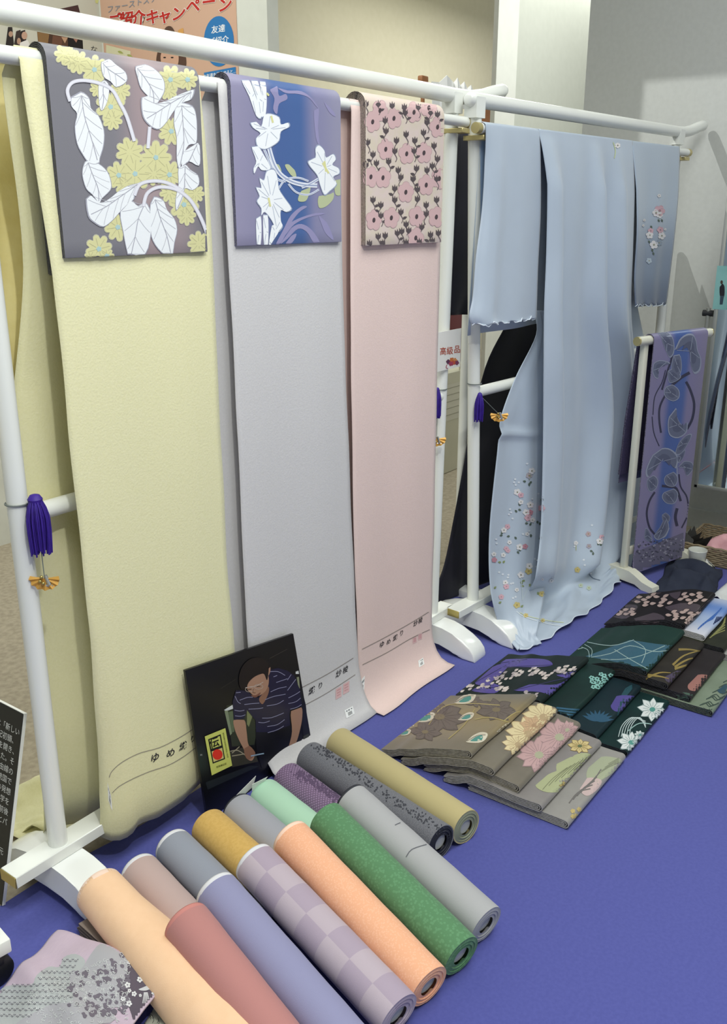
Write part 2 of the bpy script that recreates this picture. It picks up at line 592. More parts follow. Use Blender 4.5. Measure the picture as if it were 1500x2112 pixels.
# ------------------------------------------------------------------ white garment racks
def rack(label, near, far, ntop, ftop, zrail, zbar, ov_rail=(0.27, 0.27), ov_beam=(0.112, 0.09), bar_front=0.036, bar_ov=0.085, group='white garment racks'):
    """near/far: post feet (x, y); ntop/ftop: post heads (x, y)"""
    n = Vector((near[0], near[1], 0)); f = Vector((far[0], far[1], 0))
    nt = Vector((ntop[0], ntop[1], 0)); ft = Vector((ftop[0], ftop[1], 0))
    d = (f - n).normalized(); p = Vector((-d.y, d.x, 0))
    dt = (ft - nt).normalized()
    t = thing('garment_rack', label, 'rack', n, group)
    zb0, zb1 = 0.086, 0.111
    Z = Vector((0, 0, 1))
    # top rail with upturned ends
    a = nt - dt * ov_rail[0]; b = ft + dt * ov_rail[1]
    mid0 = nt + Z * zrail; mid1 = ft + Z * zrail
    pts = [a + Z * (zrail + 0.036), a + dt * 0.05 + Z * (zrail + 0.026), a + dt * 0.11 + Z * (zrail + 0.012), a + dt * 0.17 + Z * (zrail + 0.003), mid0]
    for k in range(1, 12):
        pts.append(mid0.lerp(mid1, k / 12))
    pts += [mid1, b - dt * 0.17 + Z * (zrail + 0.003), b - dt * 0.11 + Z * (zrail + 0.012), b - dt * 0.05 + Z * (zrail + 0.026), b + Z * (zrail + 0.036)]
    if ov_rail[0] < 0.1:
        pts = [a + Z * zrail] + pts[4:]
    rad = [0.0195] * len(pts)
    bm = bmesh.new()
    e0 = (pts[0] - pts[1]).normalized(); e1 = (pts[-1] - pts[-2]).normalized()
    pre = [pts[0] + e0 * 0.015, pts[0] + e0 * 0.012]; post = [pts[-1] + e1 * 0.012, pts[-1] + e1 * 0.015]
    add_tube(bm, pre + pts + post, [0.010, 0.0155] + rad + [0.0155, 0.010], 20)
    bmobj('top_rail', bm, WHITE, t, angle=60)
    # posts with a flared saddle under the rail
    for base, top in ((n, nt), (f, ft)):
        bb = base + Z * zb1; tt = top + Z * (zrail - 0.012)
        bm = bmesh.new()
        add_tube(bm, [bb, bb.lerp(tt, 0.5), tt], 0.0185, 20)
        po = bmobj('post', bm, WHITE, t)
        q = top + Z * (zrail - 0.045)
        bm = bmesh.new()
        prof = [(-0.020, 0.0), (0.020, 0.0), (0.020, 0.052), (0.006, 0.034), (-0.006, 0.034), (-0.020, 0.052)]
        v0 = [bm.verts.new(q + dt * 0.021 + p * aa + Z * cc) for aa, cc in prof]
        v1 = [bm.verts.new(q - dt * 0.021 + p * aa + Z * cc) for aa, cc in prof]
        bm.faces.new(v0); bm.faces.new(v1[::-1])
        for k in range(6):
            bm.faces.new((v0[k], v1[k], v1[(k + 1) % 6], v0[(k + 1) % 6]))
        bmobj('saddle', bm, WHITE, po, smooth=False)
    # hanging bar in front of the posts, brass end caps and brackets
    ba = nt - dt * bar_ov - p * bar_front + Z * zbar; bb = ft + dt * 0.012 - p * bar_front + Z * zbar
    bar = tube('hanging_bar', [ba, ba.lerp(bb, 0.5), bb], 0.0135, WHITE, t)
    tube('end_cap', [ba - dt * 0.018, ba], 0.0142, BRASS_CAP, bar)
    tube('end_cap', [bb, bb + dt * 0.02], 0.0142, BRASS_CAP, bar)
    for q in (nt, ft):
        bm = bmesh.new()
        M = Matrix.Translation(q + Z * (zbar - 0.02)) @ Matrix(((dt.x, p.x, 0, 0), (dt.y, p.y, 0, 0), (0, 0, 1, 0), (0, 0, 0, 1)))
        add_box(bm, (-0.021, -0.046, -0.008), (0.021, 0.021, 0.004), 0.001, 1, M)
        bmobj('bracket', bm, BRASS_CAP, t)
    # middle crossbar
    fr = (0.79 - zb1) / (zrail - zb1)
    c0 = n.lerp(nt, fr) + Z * 0.79; c1 = f.lerp(ft, fr) + Z * 0.79
    tube('crossbar', [c0, c0.lerp(c1, .5), c1], 0.0165, WHITE, t)
    # floor beam
    M = Matrix.Translation(n) @ Matrix(((d.x, p.x, 0, 0), (d.y, p.y, 0, 0), (0, 0, 1, 0), (0, 0, 0, 1)))
    ln = (f - n).length
    bm = bmesh.new(); add_box(bm, (-ov_beam[0], -0.025, zb0), (ln + ov_beam[1], 0.025, zb1), 0.0015, 1, M)
    beam = bmobj('floor_beam', bm, WHITE, t)
    for xx in (-ov_beam[0] - 0.002, ln + ov_beam[1] - 0.001):
        bm = bmesh.new(); add_box(bm, (xx, -0.024, zb0 + 0.001), (xx + 0.003, 0.024, zb1 - 0.001), 0.0005, 1, M)
        bmobj('end_cap', bm, BRASS, beam)
    # arched feet
    for xx in (0.0, ln):
        top = [(0.0, 0.086), (0.03, 0.086), (0.06, 0.0835), (0.095, 0.075), (0.13, 0.061), (0.158, 0.043), (0.172, 0.026), (0.177, 0.008), (0.176, 0.0)]
        bot = [(0.135, 0.0), (0.118, 0.004), (0.105, 0.016), (0.09, 0.022), (0.05, 0.027), (0.0, 0.029)]
        half = top + bot
        prof = half + [(-a, c) for a, c in half[::-1]][1:-1]
        bm = bmesh.new()
        hw = 0.036
        v0 = [bm.verts.new(M @ Vector((xx + hw, a, c))) for a, c in prof]
        v1 = [bm.verts.new(M @ Vector((xx - hw, a, c))) for a, c in prof]
        k = len(prof)
        f0 = bm.faces.new(v0); f1 = bm.faces.new(v1[::-1])
        for i in range(k):
            bm.faces.new((v0[i], v1[i], v1[(i + 1) % k], v0[(i + 1) % k]))
        es = list(f0.edges) + list(f1.edges)
        bmesh.ops.bevel(bm, geom=es, offset=0.005, segments=3, profile=0.5, affect='EDGES')
        bmobj('foot', bm, WHITE_PLASTIC, t, angle=35)
    return t


BARY = -0.036
rack('white garment rack holding the yellow, lavender and pink cloth lengths', (0, 0), (1.385, 0), (0.0, 0.0), (1.425, 0.0), 1.597, 1.530)
R2N, R2F = Vector((1.455, -0.052, 0)), Vector((2.80, -0.147, 0))
rack('white garment rack holding the pale blue kimono beside the grey wall', (1.550, -0.052), (2.83, -0.147), (1.455, -0.052), (2.80, -0.147), 1.585, 1.512, ov_rail=(0.02, 0.23), bar_ov=0.03)
R2D = (R2F - R2N).normalized(); R2P = Vector((-R2D.y, R2D.x, 0))

# unseen light mask added around the spot: its aperture squares the wall patch
ts = thing('light_mask_box', 'unseen black mask box added to shape the light patch on the grey wall', 'light mask', (1.47, 0.81, 2.93))
LP = Vector((1.47, 0.81, 2.93)); FXP = 1.62; kf = (FXP - LP.x) / (RWX - LP.x)
ya = LP.y + kf * (0.104 - LP.y); za = LP.z + kf * (1.80 - LP.z)
yb_, zb2 = ya - 0.20, za - 0.30
BLK = mat('mask_black', '18181a', 0.6)
for lo, hi in (((FXP, ya, zb2 - .1), (FXP + .004, ya + .14, 2.99)), ((FXP, yb_ - .1, za), (FXP + .004, ya, 2.99)), ((FXP, yb_ - .1, zb2 - .1), (FXP + .004, yb_, za)), ((FXP, yb_, zb2 - .1), (FXP + .004, ya, zb2)),
               ((1.38, ya + .136, zb2 - .1), (FXP, ya + .14, 2.99)), ((1.38, yb_ - .1, zb2 - .1), (FXP, yb_ - .096, 2.99)), ((1.38, yb_ - .1, zb2 - .1), (1.384, ya + .14, 2.99)), ((1.38, yb_ - .1, zb2 - .104), (FXP, ya + .14, zb2 - .1))):
    box('mask_panel', lo, hi, BLK, ts)
tube('mask_rod', [(1.5, ya, 2.985), (1.5, ya, 3.6)], .012, BLK, ts)
box('mask_panel', (1.38, yb_ - .1, 2.986), (FXP + .004, ya + .14, 2.99), BLK, ts)

# ------------------------------------------------------------------ lengths of cloth hung over the rack bar
ZB = 1.530


def hung_length(name, label, lpx, rpx, front, back, m, wav, backsag=None, bottom=None, edge_l=None):
    """lpx/rpx: photograph points on the left/right front edge; front/back: (y, z) lists going down from the bar"""
    YF = BARY - 0.0155
    le = sorted([(ony(x, y, YF).z, ony(x, y, YF).x) for x, y in lpx])
    re_ = sorted([(ony(x, y, YF).z, ony(x, y, YF).x) for x, y in rpx])
    prof = [Vector(q) for q in back[::-1]]
    for k in range(9):
        a = math.pi * k / 8
        prof.append(Vector((BARY + 0.0152 * math.cos(a), ZB + 0.0152 * math.sin(a))))
    nb = len(prof)
    prof += [Vector(q) for q in front]
    # resample
    acc = [0.0]
    for a, b in zip(prof, prof[1:]):
        acc.append(acc[-1] + (b - a).length)
    tot = acc[-1]; tb = acc[nb - 1] / tot

    def pt(v):
        s = v * tot
        for i in range(len(acc) - 1):
            if s <= acc[i + 1]:
                return prof[i].lerp(prof[i + 1], (s - acc[i]) / max(1e-9, acc[i + 1] - acc[i]))
        return prof[-1]

    def fn(u, v):
        q = pt(v); isf = v >= tb - 0.02
        z = max(q.y, 0.02)
        xl = interp(le, z); xr = interp(re_, z)
        x = xl + (xr - xl) * u
        dz = max(0.0, (ZB - z))
        y = q.x
        amp = wav * min(1.0, dz * 1.4)
        if isf:
            y -= amp * (0.5 + 0.5 * nz(u * 2.4 + 3, z * 1.3, wav * 99)) + 0.4 * amp * math.sin(u * 9 + z * 2)
            if q.y > 0.05:
                x += 0.0025 * nz(z * 6, u * 2, 5) * (1 if dz > .1 else 0)
            if edge_l:
                e = max(0, 1 - u / 0.12)
                y += edge_l * e * e * max(0, min(1, (0.55 - z) / 0.4))
        else:
            if backsag:
                dx, dy = backsag(u, z)
                x += dx; y += dy
        zz = q.y
        if bottom and isf and zz < 0.30:
            zl = front[-1][1]; bz = interp(bottom, x)
            zz = bz + (zz - zl) * (0.30 - bz) / (0.30 - zl)
        return Vector((x, y, zz))
    o = sheet(name, fn, 26, 120, m, None, 0.0011)
    return o


yellow = mat('cloth_yellow', 'e6e2b8', 0.9, 'e3dfb2', 200, 0.5, 260, sheen=0.1)
lavender = mat('cloth_lavender', 'd0cecf', 0.9, 'cdcbcc', 200, 0.45, 260, sheen=0.1)
pink = mat('cloth_pink', 'e6cec8', 0.9, 'e3cbc5', 200, 0.4, 300, sheen=0.1)


def down(y0, z1, n=14, z0=ZB, dy=0.0):
    return [(y0 + dy * k / n, z0 + (z1 - z0) * k / n) for k in range(1, n + 1)]


YF = BARY - 0.0155
YBK = BARY + 0.0155
yb = thing('cloth_length', 'pale yellow crepe cloth length hung over the rack down to the floor', 'cloth', (0.3, 0, 0), 'cloth lengths hung on the rack')
bot = sorted([(ony(x, y, YF).x, ony(x, y, YF).z) for x, y in ((222, 1738), (245, 1742), (275, 1722), (290, 1700), (330, 1690), (360, 1672), (385, 1655), (415, 1622), (440, 1595))])
yo = hung_length('drape', '', [(45, 165), (65, 300), (105, 560), (128, 780), (148, 1000), (175, 1250), (205, 1500), (221, 1640), (228, 1735)],
                 [(412, 180), (428, 330), (440, 560), (455, 900), (470, 1200), (480, 1330), (500, 1560)],
                 down(YF, 0.16) + [(YF, 0.12), (YF + 0.002, 0.09), (YF + 0.006, 0.06), (YF + 0.012, 0.03)],
                 down(YBK, 0.3, 10, ZB, 0.0) + [(YBK + 0.01, 0.2), (YBK + 0.03, 0.1), (YBK + 0.07, 0.02), (YBK + 0.2, 0.004)], yellow, 0.008,
                 lambda u, z: (-0.05 * (1 - u) * min(1, (ZB - z) * 1.2) - 0.012 * math.sin(z * 9), 0.048 * min(1, (ZB - z) * 2) + 0.024 * min(1, ZB - z) * (1 + math.sin(u * 14 + z * 3)) * 0.8), edge_l=0.03, bottom=bot)
yo.parent = yb; yo.matrix_parent_inverse = Matrix.Translation(yb.location).inverted()
# puddled tail of the yellow length behind the rack
bm = bmesh.new()
puddle = [onz(x, y, 0.01) for x, y in ((20, 1690), (40, 1660), (62, 1640), (90, 1625), (150, 1640), (190, 1690))]


def tail(u, v):
    a = Vector((0.10, 0.10, 0.0)).lerp(Vector((0.40, 0.08, 0)), u)
    b = Vector((-0.02, 0.36, 0.0)).lerp(Vector((0.34, 0.34, 0)), u)
    q = a.lerp(b, v)
    q.z = 0.004 + 0.05 * max(0, math.sin(v * 7 + u * 3)) * (0.4 + abs(nz(u * 4, v * 4, 2))) * (1 - v * 0.3) + 0.02 * abs(nz(u * 9, v * 7, 8))
    return q


sheet('floor_tail', tail, 24, 24, yellow, yb, 0.001)

lv = thing('cloth_length', 'pale lavender-grey crepe cloth length hung on the rack between yellow and pink', 'cloth', (0.75, 0, 0), 'cloth lengths hung on the rack')
lo_ = hung_length('drape', '', [(450, 190), (458, 330), (470, 560), (482, 800), (490, 1000), (500, 1200), (508, 1330), (525, 1480), (540, 1590)],
                  [(700, 205), (706, 560), (714, 800), (722, 1000), (730, 1250), (737, 1400), (742, 1480)],
                  down(YF, 0.14) + [(YF - 0.006, 0.09), (YF - 0.016, 0.05), (YF - 0.032, 0.02), (YF - 0.055, 0.006)],
                  down(YBK, 0.13, 12), lavender, 0.008,
                  lambda u, z: (-0.034 * (1 - u) * min(1, .4 + (ZB - z) * 2), -0.004 * min(1, ZB - z) * (1 + math.sin(u * 9))))
lo_.parent = lv; lo_.matrix_parent_inverse = Matrix.Translation(lv.location).inverted()
pk = thing('cloth_length', 'pale pink cloth length hung on the rack next to the far post', 'cloth', (1.15, 0, 0), 'cloth lengths hung on the rack')
po_ = hung_length('drape', '', [(725, 240), (722, 400), (720, 640), (722, 900), (726, 1100), (732, 1250), (737, 1400), (740, 1470)],
                  [(912, 262), (910, 400), (907, 560), (902, 760), (897, 980), (890, 1180), (886, 1300), (887, 1350), (905, 1375)],
                  down(YF, 0.12) + [(YF - 0.004, 0.08), (YF - 0.012, 0.045), (YF - 0.03, 0.018), (YF - 0.055, 0.007), (YF - 0.082, 0.006)],
                  down(YBK, 0.13, 12), pink, 0.008,
                  lambda u, z: (-0.03 * (1 - u) * min(1, .4 + (ZB - z) * 2), -0.004 * min(1, ZB - z) * (1 + math.sin(u * 9))))
po_.parent = pk; po_.matrix_parent_inverse = Matrix.Translation(pk.location).inverted()

INK = '2b2a30'
LINEC = '8d8590'


def band(o, root, l1, l2, letters, stamps=(), tags=()):
    pr = Print()
    for l in (l1, l2):
        pr.line(l, 1.2, '8d857f', 0, 5)
    for ch, x, y, s, ang, sq in letters:
        c, sn = math.cos(ang), math.sin(ang)
        pr.text(ch, x - s * 0.4 * c, y + s * 0.35, s, INK, 0, (c, sn), (0.12, -1), 0.012, sq)
    for (x, y, w_, h_, sl) in stamps:
        pr.poly([(x, y), (x + w_, y - w_ * sl), (x + w_, y + h_ - w_ * sl), (x, y + h_)], 'dcb8b8', 0)
        for k in range(3):
            yy = y + h_ * (0.2 + 0.25 * k)
            pr.line([(x + w_ * .2, yy - w_ * sl * .2), (x + w_ * .8, yy - w_ * sl * .8)], 1.6, 'cf9a9c', 1, 1)
    if pr.tris:
        pr.build('printed_band', root, caster(o), 14, 0.0014, 0.0003)
    for q in tags:
        tg = Print()
        tg.poly(q, 'f2f3f1', 0)
        a, b, c, d = [Vector(v) for v in q]
        def at(u, v):
            return tuple(a.lerp(b, u).lerp(d.lerp(c, u), v))
        for k, (u0, u1) in enumerate(((.15, .3), (.4, .62), (.72, .85))):
            tg.poly([at(u0, .15), at(u1, .15), at(u1, .3), at(u0, .3)], '55565c', 1)
        for k in range(6):
            u0 = .3 + .08 * k
            tg.poly([at(u0, .45), at(u0 + .04, .45), at(u0 + .04, .85), at(u0, .85)], '3f4046', 1)
        tg.build('price_tag', root, caster(o), 10, 0.0016, 0.0004, label='small white barcode tag')


C2 = 230 / 1500
band(yo, yb, crop([(165, 800), (200, 720), (330, 600), (560, 480), (840, 400), (1100, 270), (1290, 150), (1500, 10)], 200, 1480, C2),
     crop([(205, 1010), (300, 920), (480, 820), (700, 725), (950, 640), (1150, 530), (1340, 390), (1560, 250)], 200, 1480, C2),
     [('ゆ', 316, 1566, 21, -.35, 1), ('め', 348, 1556, 19, -.35, 1.1), ('織', 375, 1542, 19, -.4, .9), ('り', 396, 1526, 16, -.4, .9)],
     (), [[(222, 1612), (229, 1640), (232, 1672), (224, 1650)]])
C3 = 320 / 1500
band(lo_, lv, crop([(-60, 820), (100, 740), (350, 610), (600, 455)], 600, 1260, C3), crop([(-60, 1010), (140, 905), (350, 790), (620, 615)], 600, 1260, C3),
     [('織', 641, 1428, 17, -.5, .9), ('り', 659, 1417, 15, -.5, .9), ('紗', 697, 1392, 16, -.5, .85), ('梭', 711, 1384, 15, -.5, .85)],
     ((692, 1421, 12, 22, .55), (707, 1411, 13, 22, .55)),
     [[(710, 1465), (727, 1456), (731, 1472), (714, 1482)]])
band(po_, pk, crop([(685, 370), (900, 260), (1150, 120), (1330, 10)], 600, 1260, C3), crop([(690, 520), (930, 400), (1150, 270), (1340, 180)], 600, 1260, C3),
     [('ゆ', 786, 1332, 14, -.5, .9), ('め', 800, 1326, 12, -.5, .9), ('織', 814, 1318, 13, -.5, .85), ('り', 827, 1308, 13, -.5, .85), ('紗', 856, 1288, 12, -.5, .85), ('梭', 866, 1282, 12, -.5, .85)],
     ((851, 1316, 8, 12, .5), (862, 1309, 8, 12, .5)),
     [[(862, 1363), (872, 1356), (875, 1370), (864, 1377)], [(746, 1400), (752, 1393), (750, 1430), (739, 1440)]])

# short yellow cloth hung behind the bar at the near end
ys = mat('cloth_yellow_sheer', 'ded39a', 0.85, 'd8cb8e', 30, 0.4, 200, sheen=0.1)


def short(u, v):
    x = -0.22 + 0.36 * u
    z = 1.545 - (1.545 - 0.905) * v
    y = 0.062 + 0.018 * math.sin(u * 17) * min(1, v * 3) + 0.01 * nz(u * 4, v * 3, 1)
    return Vector((x + 0.01 * math.sin(v * 6), y, z))


so = sheet('hung_cloth', short, 40, 40, ys, None, 0.001)
tag(so, 'short golden yellow cloth hanging behind the yellow length at the near post', 'cloth')


# ------------------------------------------------------------------ folded obi sashes over the bar
def hung_obi(label, lpx, rpx, botpx, m, edge, layers=2, th=0.0015, y_in=0.0165, group='folded sashes hung on the rack bar'):
    x0 = ony(lpx[0], lpx[1], YF - 0.012).x; x1 = ony(rpx[0], rpx[1], YF - 0.012).x
    zbt = ony(botpx[0], botpx[1], YF - 0.012).z
    t = thing('hung_obi', label, 'obi sash', ((x0 + x1) / 2, BARY, zbt), group)
    path = []
    pitch = th + 0.0012
    zback = ZB - 0.33
    # serpentine: each layer goes over the bar; layers joined at the front and back bottoms
    for k in range(layers * 2):
        r_ = y_in + pitch * (layers * 2 - 1 - k)
        arc = [(BARY + r_ * math.cos(a), ZB + r_ * math.sin(a)) for a in [math.pi * q / 10 for q in range(11)]]
        front = [(BARY - r_, ZB + (zbt + 0.006 + 0.0022 * (k % 2) - ZB) * q / 12) for q in range(1, 13)]
        back = [(BARY + r_, zback + (ZB - zback) * q / 6) for q in range(0, 6)]
        seg = back + arc + front
        if k % 2:
            seg = seg[::-1]
        if path:
            a = Vector(path[-1]); b = Vector(seg[0]); c = (a + b) / 2; rr = (a - b).length / 2
            dn = Vector((0, -1))
            for q in range(1, 4):
                ang = math.pi * q / 4
                path.append(tuple(c + (a - c) * math.cos(ang) + dn * rr * math.sin(ang)))
        path += seg
    o = ribbon('folded_band', path, th, lambda x, a, b: Vector((x, a, b)), x0, x1, [m, edge], t)
    return t, o


def speckle(name, c1, c2, scale=500):
    return mat(name, c1, 0.8, c2, scale, 0.2, 700)


# grey sash with white leaves and yellow blossoms
x0 = ony(150, 520, YF - .012).x; x1 = ony(428, 515, YF - .012).x
gm = mat('silk_grey_mauve', '7c7a82', 0.5, sheen=0.2, bump=0.1, bscale=900, ramp=[(x0, '77767e'), (x0 + .10, '7a7880'), (x0 + .18, 'a08e92'), (x0 + .24, '94868b'), (x1, '74727a')])
go, gob = hung_obi('grey folded sash with white leaves and pale yellow blossoms over the yellow cloth', (133, 500), (428, 480), (270, 532), gm, speckle('edge_dark', '2e2e30', '55554f'))
pr = Print()
K1 = 560 / 1500
YEL, YLN, WHT, WLN, LIL = 'd3d09d', 'b9b7a6', 'e9ecf0', 'a3a3b0', 'cfcdd8'
for cx, cy, r, dot in ((355, 300, 55, 0), (430, 345, 60, 0), (520, 385, 72, 1), (395, 330, 50, 0), (610, 590, 82, 1), (665, 500, 55, 0), (540, 490, 45, 0), (620, 660, 55, 0),
                       (745, 960, 90, 1), (655, 968, 70, 1), (860, 870, 85, 1), (935, 965, 72, 1), (715, 840, 75, 0), (690, 1015, 60, 0), (850, 960, 60, 0), (940, 440, 72, 1), (1035, 440, 55, 1), (930, 500, 50, 0),
                       (945, 725, 72, 1), (1015, 1130, 82, 1), (935, 1060, 55, 0), (1080, 1070, 48, 0), (1030, 1190, 52, 0), (650, 1255, 72, 1), (545, 1375, 72, 1), (590, 1415, 40, 1), (500, 1420, 35, 0), (1098, 1345, 62, 0)):
    px, py = cx * K1, cy * K1
    pr.flower(px, py, r * K1, YEL, 0, 8, r * K1 * 1.08, cx * .3, 0.3, None, 0, YLN, 1.07)
    for k in range(8):
        a = cx * .3 + k * math.pi / 4 + .39
        pr.line([(px + r * K1 * .25 * math.cos(a), py + r * K1 * .25 * math.sin(a)), (px + r * K1 * .85 * math.cos(a), py + r * K1 * .85 * math.sin(a))], 1.2, 'bcb98f', 2, 1)
    if dot:
        pr.flower(px, py, 15 * K1, 'a9c7c8', 3, 5)
LEAVES = [
    [(395, 540), (445, 512), (490, 545), (500, 600), (540, 640), (570, 720), (568, 800), (548, 870), (540, 900), (490, 895), (455, 850), (425, 790), (413, 700), (425, 630), (395, 590)],
    [(480, 890), (540, 905), (590, 950), (610, 1010), (605, 1050), (560, 1095), (545, 1120), (510, 1075), (475, 1040), (455, 970), (460, 920)],
    [(478, 1100), (500, 1080), (550, 1120), (600, 1100), (650, 1060), (700, 1030), (755, 1015), (770, 1010), (745, 1060), (735, 1100), (700, 1130), (660, 1170), (620, 1215), (570, 1250), (520, 1225), (490, 1190)],
    [(665, 1170), (720, 1110), (760, 1140), (800, 1120), (830, 1180), (830, 1290), (800, 1400), (720, 1420), (700, 1380), (680, 1280)],
    [(830, 1130), (850, 1090), (900, 1110), (920, 1160), (960, 1210), (975, 1270), (960, 1340), (945, 1415), (890, 1390), (845, 1330), (830, 1260)],
    [(750, 370), (800, 360), (860, 390), (900, 440), (905, 500), (880, 550), (850, 580), (825, 540), (780, 490), (760, 430)],
    [(785, 540), (820, 530), (850, 570), (910, 560), (970, 530), (1050, 500), (1068, 502), (1050, 550), (1000, 570), (960, 610), (920, 670), (880, 710), (840, 700), (800, 660), (785, 610)],
    [(970, 590), (1000, 570), (1060, 590), (1080, 640), (1085, 720), (1080, 790), (1040, 800), (1010, 860), (990, 930), (975, 870), (975, 760), (960, 680)],
    [(1010, 840), (1090, 790), (1103, 860), (1095, 915), (1040, 890), (1005, 920)],
    [(560, 345), (600, 330), (640, 360), (690, 400), (695, 450), (640, 480), (610, 450), (570, 420)],
    [(545, 460), (575, 445), (600, 480), (590, 560), (560, 610), (545, 560)],
    [(985, 930), (1020, 910), (1050, 940), (1090, 970), (1095, 1020), (1060, 1050), (1020, 1040), (1010, 1090), (975, 1160), (970, 1100), (985, 1020)]]
for lf in LEAVES:
    q = crop(lf, 0, 0, K1)
    cx = sum(p[0] for p in q) / len(q); cy = sum(p[1] for p in q) / len(q)
    pr.blob([(cx + (p[0] - cx) * 1.05, cy + (p[1] - cy) * 1.04) for p in q], WLN, 4, 3)
    pr.blob(q, WHT, 5, 3)
    # midrib between the two farthest outline points, side veins leaning towards the tip
    V_ = [Vector(p) for p in q]; n_ = len(V_)
    i0, i1 = max(((i, j) for i in range(n_) for j in range(i)), key=lambda t_: (V_[t_[0]] - V_[t_[1]]).length)
    A0_, A1_ = V_[i0], V_[i1]; C_ = Vector((cx, cy))
    rib = smoothpts([A0_.lerp(C_, .08), (A0_ + C_ * 2) / 3 + Vector((1.5, 0)), (A1_ + C_ * 2) / 3 - Vector((1.5, 0)), A1_.lerp(C_, .08)], 5)
    pr.line(rib, 1.5, WLN, 6, 1)
    for k in range(n_):
        if k in (i0, i1):
            continue
        j = min(range(len(rib)), key=lambda r_: (rib[r_] - V_[k]).length)
        st_ = rib[min(len(rib) - 1, j + 4)]
        pr.line([st_, st_.lerp(V_[k], .5) + (A0_ - A1_).normalized() * 1.5, st_.lerp(V_[k], .93)], 1.0, 'b4b4be', 6, 4)
for st in ([(385, 560), (370, 500), (400, 455), (470, 445), (560, 465), (620, 500), (660, 570), (700, 650), (740, 780)], [(825, 700), (820, 760), (815, 820)],
           [(790, 1140), (810, 1070), (870, 1035), (950, 1040), (1010, 1070), (1060, 1120), (1110, 1210), (1145, 1300)], [(740, 1080), (770, 1020), (840, 1000), (920, 1010), (1000, 1050)]):
    pr.line(crop(st, 0, 0, K1), 7.5, LIL, 6, 5)
    pr.line(crop(st, 0, 0, K1), 4.5, 'dfdfe8', 7, 5)
SILK = printmat('print_silk', 0.5, 0.4, 0.15)
pr.build('woven_pattern', go, caster(gob), (9, 9), 0.0004, 0.00014, SILK)

# blue sash with white lilies
x0 = ony(490, 500, YF - .012).x; x1 = ony(705, 490, YF - .012).x
bmw = mat('silk_blue_lilac', '8683b0', 0.45, sheen=0.2, bump=0.1, bscale=900, ramp=[(x0, '8e8aa8'), (x0 + .07, '8784a4'), (x0 + .13, '3b5b96'), (x0 + .2, '3a5d98'), (x0 + .26, '8180a4'), (x1, '8f8da8')])
bo, bob = hung_obi('blue and lilac folded sash with white lilies over the lavender cloth', (490, 490), (706, 480), (590, 508), bmw, speckle('edge_blue', '33343f', '77777f'))
pr = Print(); K2 = .36


def c2(pts):
    return crop(pts, 420, 120, K2)


PUR, GRN = '938fb6', 'b7bf9a'
for lf in ([(380, 180), (420, 160), (432, 215), (470, 205), (478, 235), (432, 262), (420, 320), (398, 290), (405, 230)], [(425, 170), (480, 185), (560, 190), (620, 230), (660, 290), (640, 270), (600, 225), (540, 205), (470, 200)],
           [(415, 1060), (455, 985), (500, 900), (560, 850), (592, 852), (545, 885), (490, 960), (470, 1010), (440, 1060)], [(430, 1045), (470, 965), (540, 920), (640, 888), (695, 892), (600, 912), (520, 952), (470, 1012)],
           [(440, 1062), (500, 975), (560, 950), (620, 985), (665, 1055), (630, 1056), (590, 995), (540, 978), (480, 1035)], [(660, 900), (705, 940), (745, 1040), (700, 1005), (675, 950)], [(632, 300), (660, 285), (655, 400), (665, 500), (642, 450)], [(690, 250), (740, 300), (755, 335), (720, 310)], [(470, 1060), (500, 1020), (530, 1005), (525, 1030), (500, 1062)]):
    pr.blob(c2(lf), PUR, 0, 4)
for lf in ([(560, 760), (610, 740), (600, 790), (580, 820), (540, 815)], [(660, 790), (720, 780), (745, 770), (740, 810), (700, 850), (660, 855)], [(752, 700), (796, 690), (793, 775), (755, 780)], [(490, 610), (520, 640), (530, 680), (500, 670), (465, 615)], [(400, 600), (430, 610), (445, 650), (420, 640)]):
    pr.blob(c2(lf), GRN, 1, 4)
for st, wd in (([(370, 500), (400, 600), (440, 665), (500, 705), (570, 725), (650, 730)], 9), ([(430, 745), (470, 695), (540, 685), (600, 705)], 4), ([(485, 720), (530, 768), (600, 782), (660, 752)], 4), ([(560, 740), (610, 720), (660, 690)], 6), ([(345, 520), (380, 600), (420, 690), (470, 705)], 5)):
    pr.line(c2(st), wd, 'dfe3ee', 2, 5)
    pr.line(c2(st), wd * .3, '9aa6c4', 3, 5)
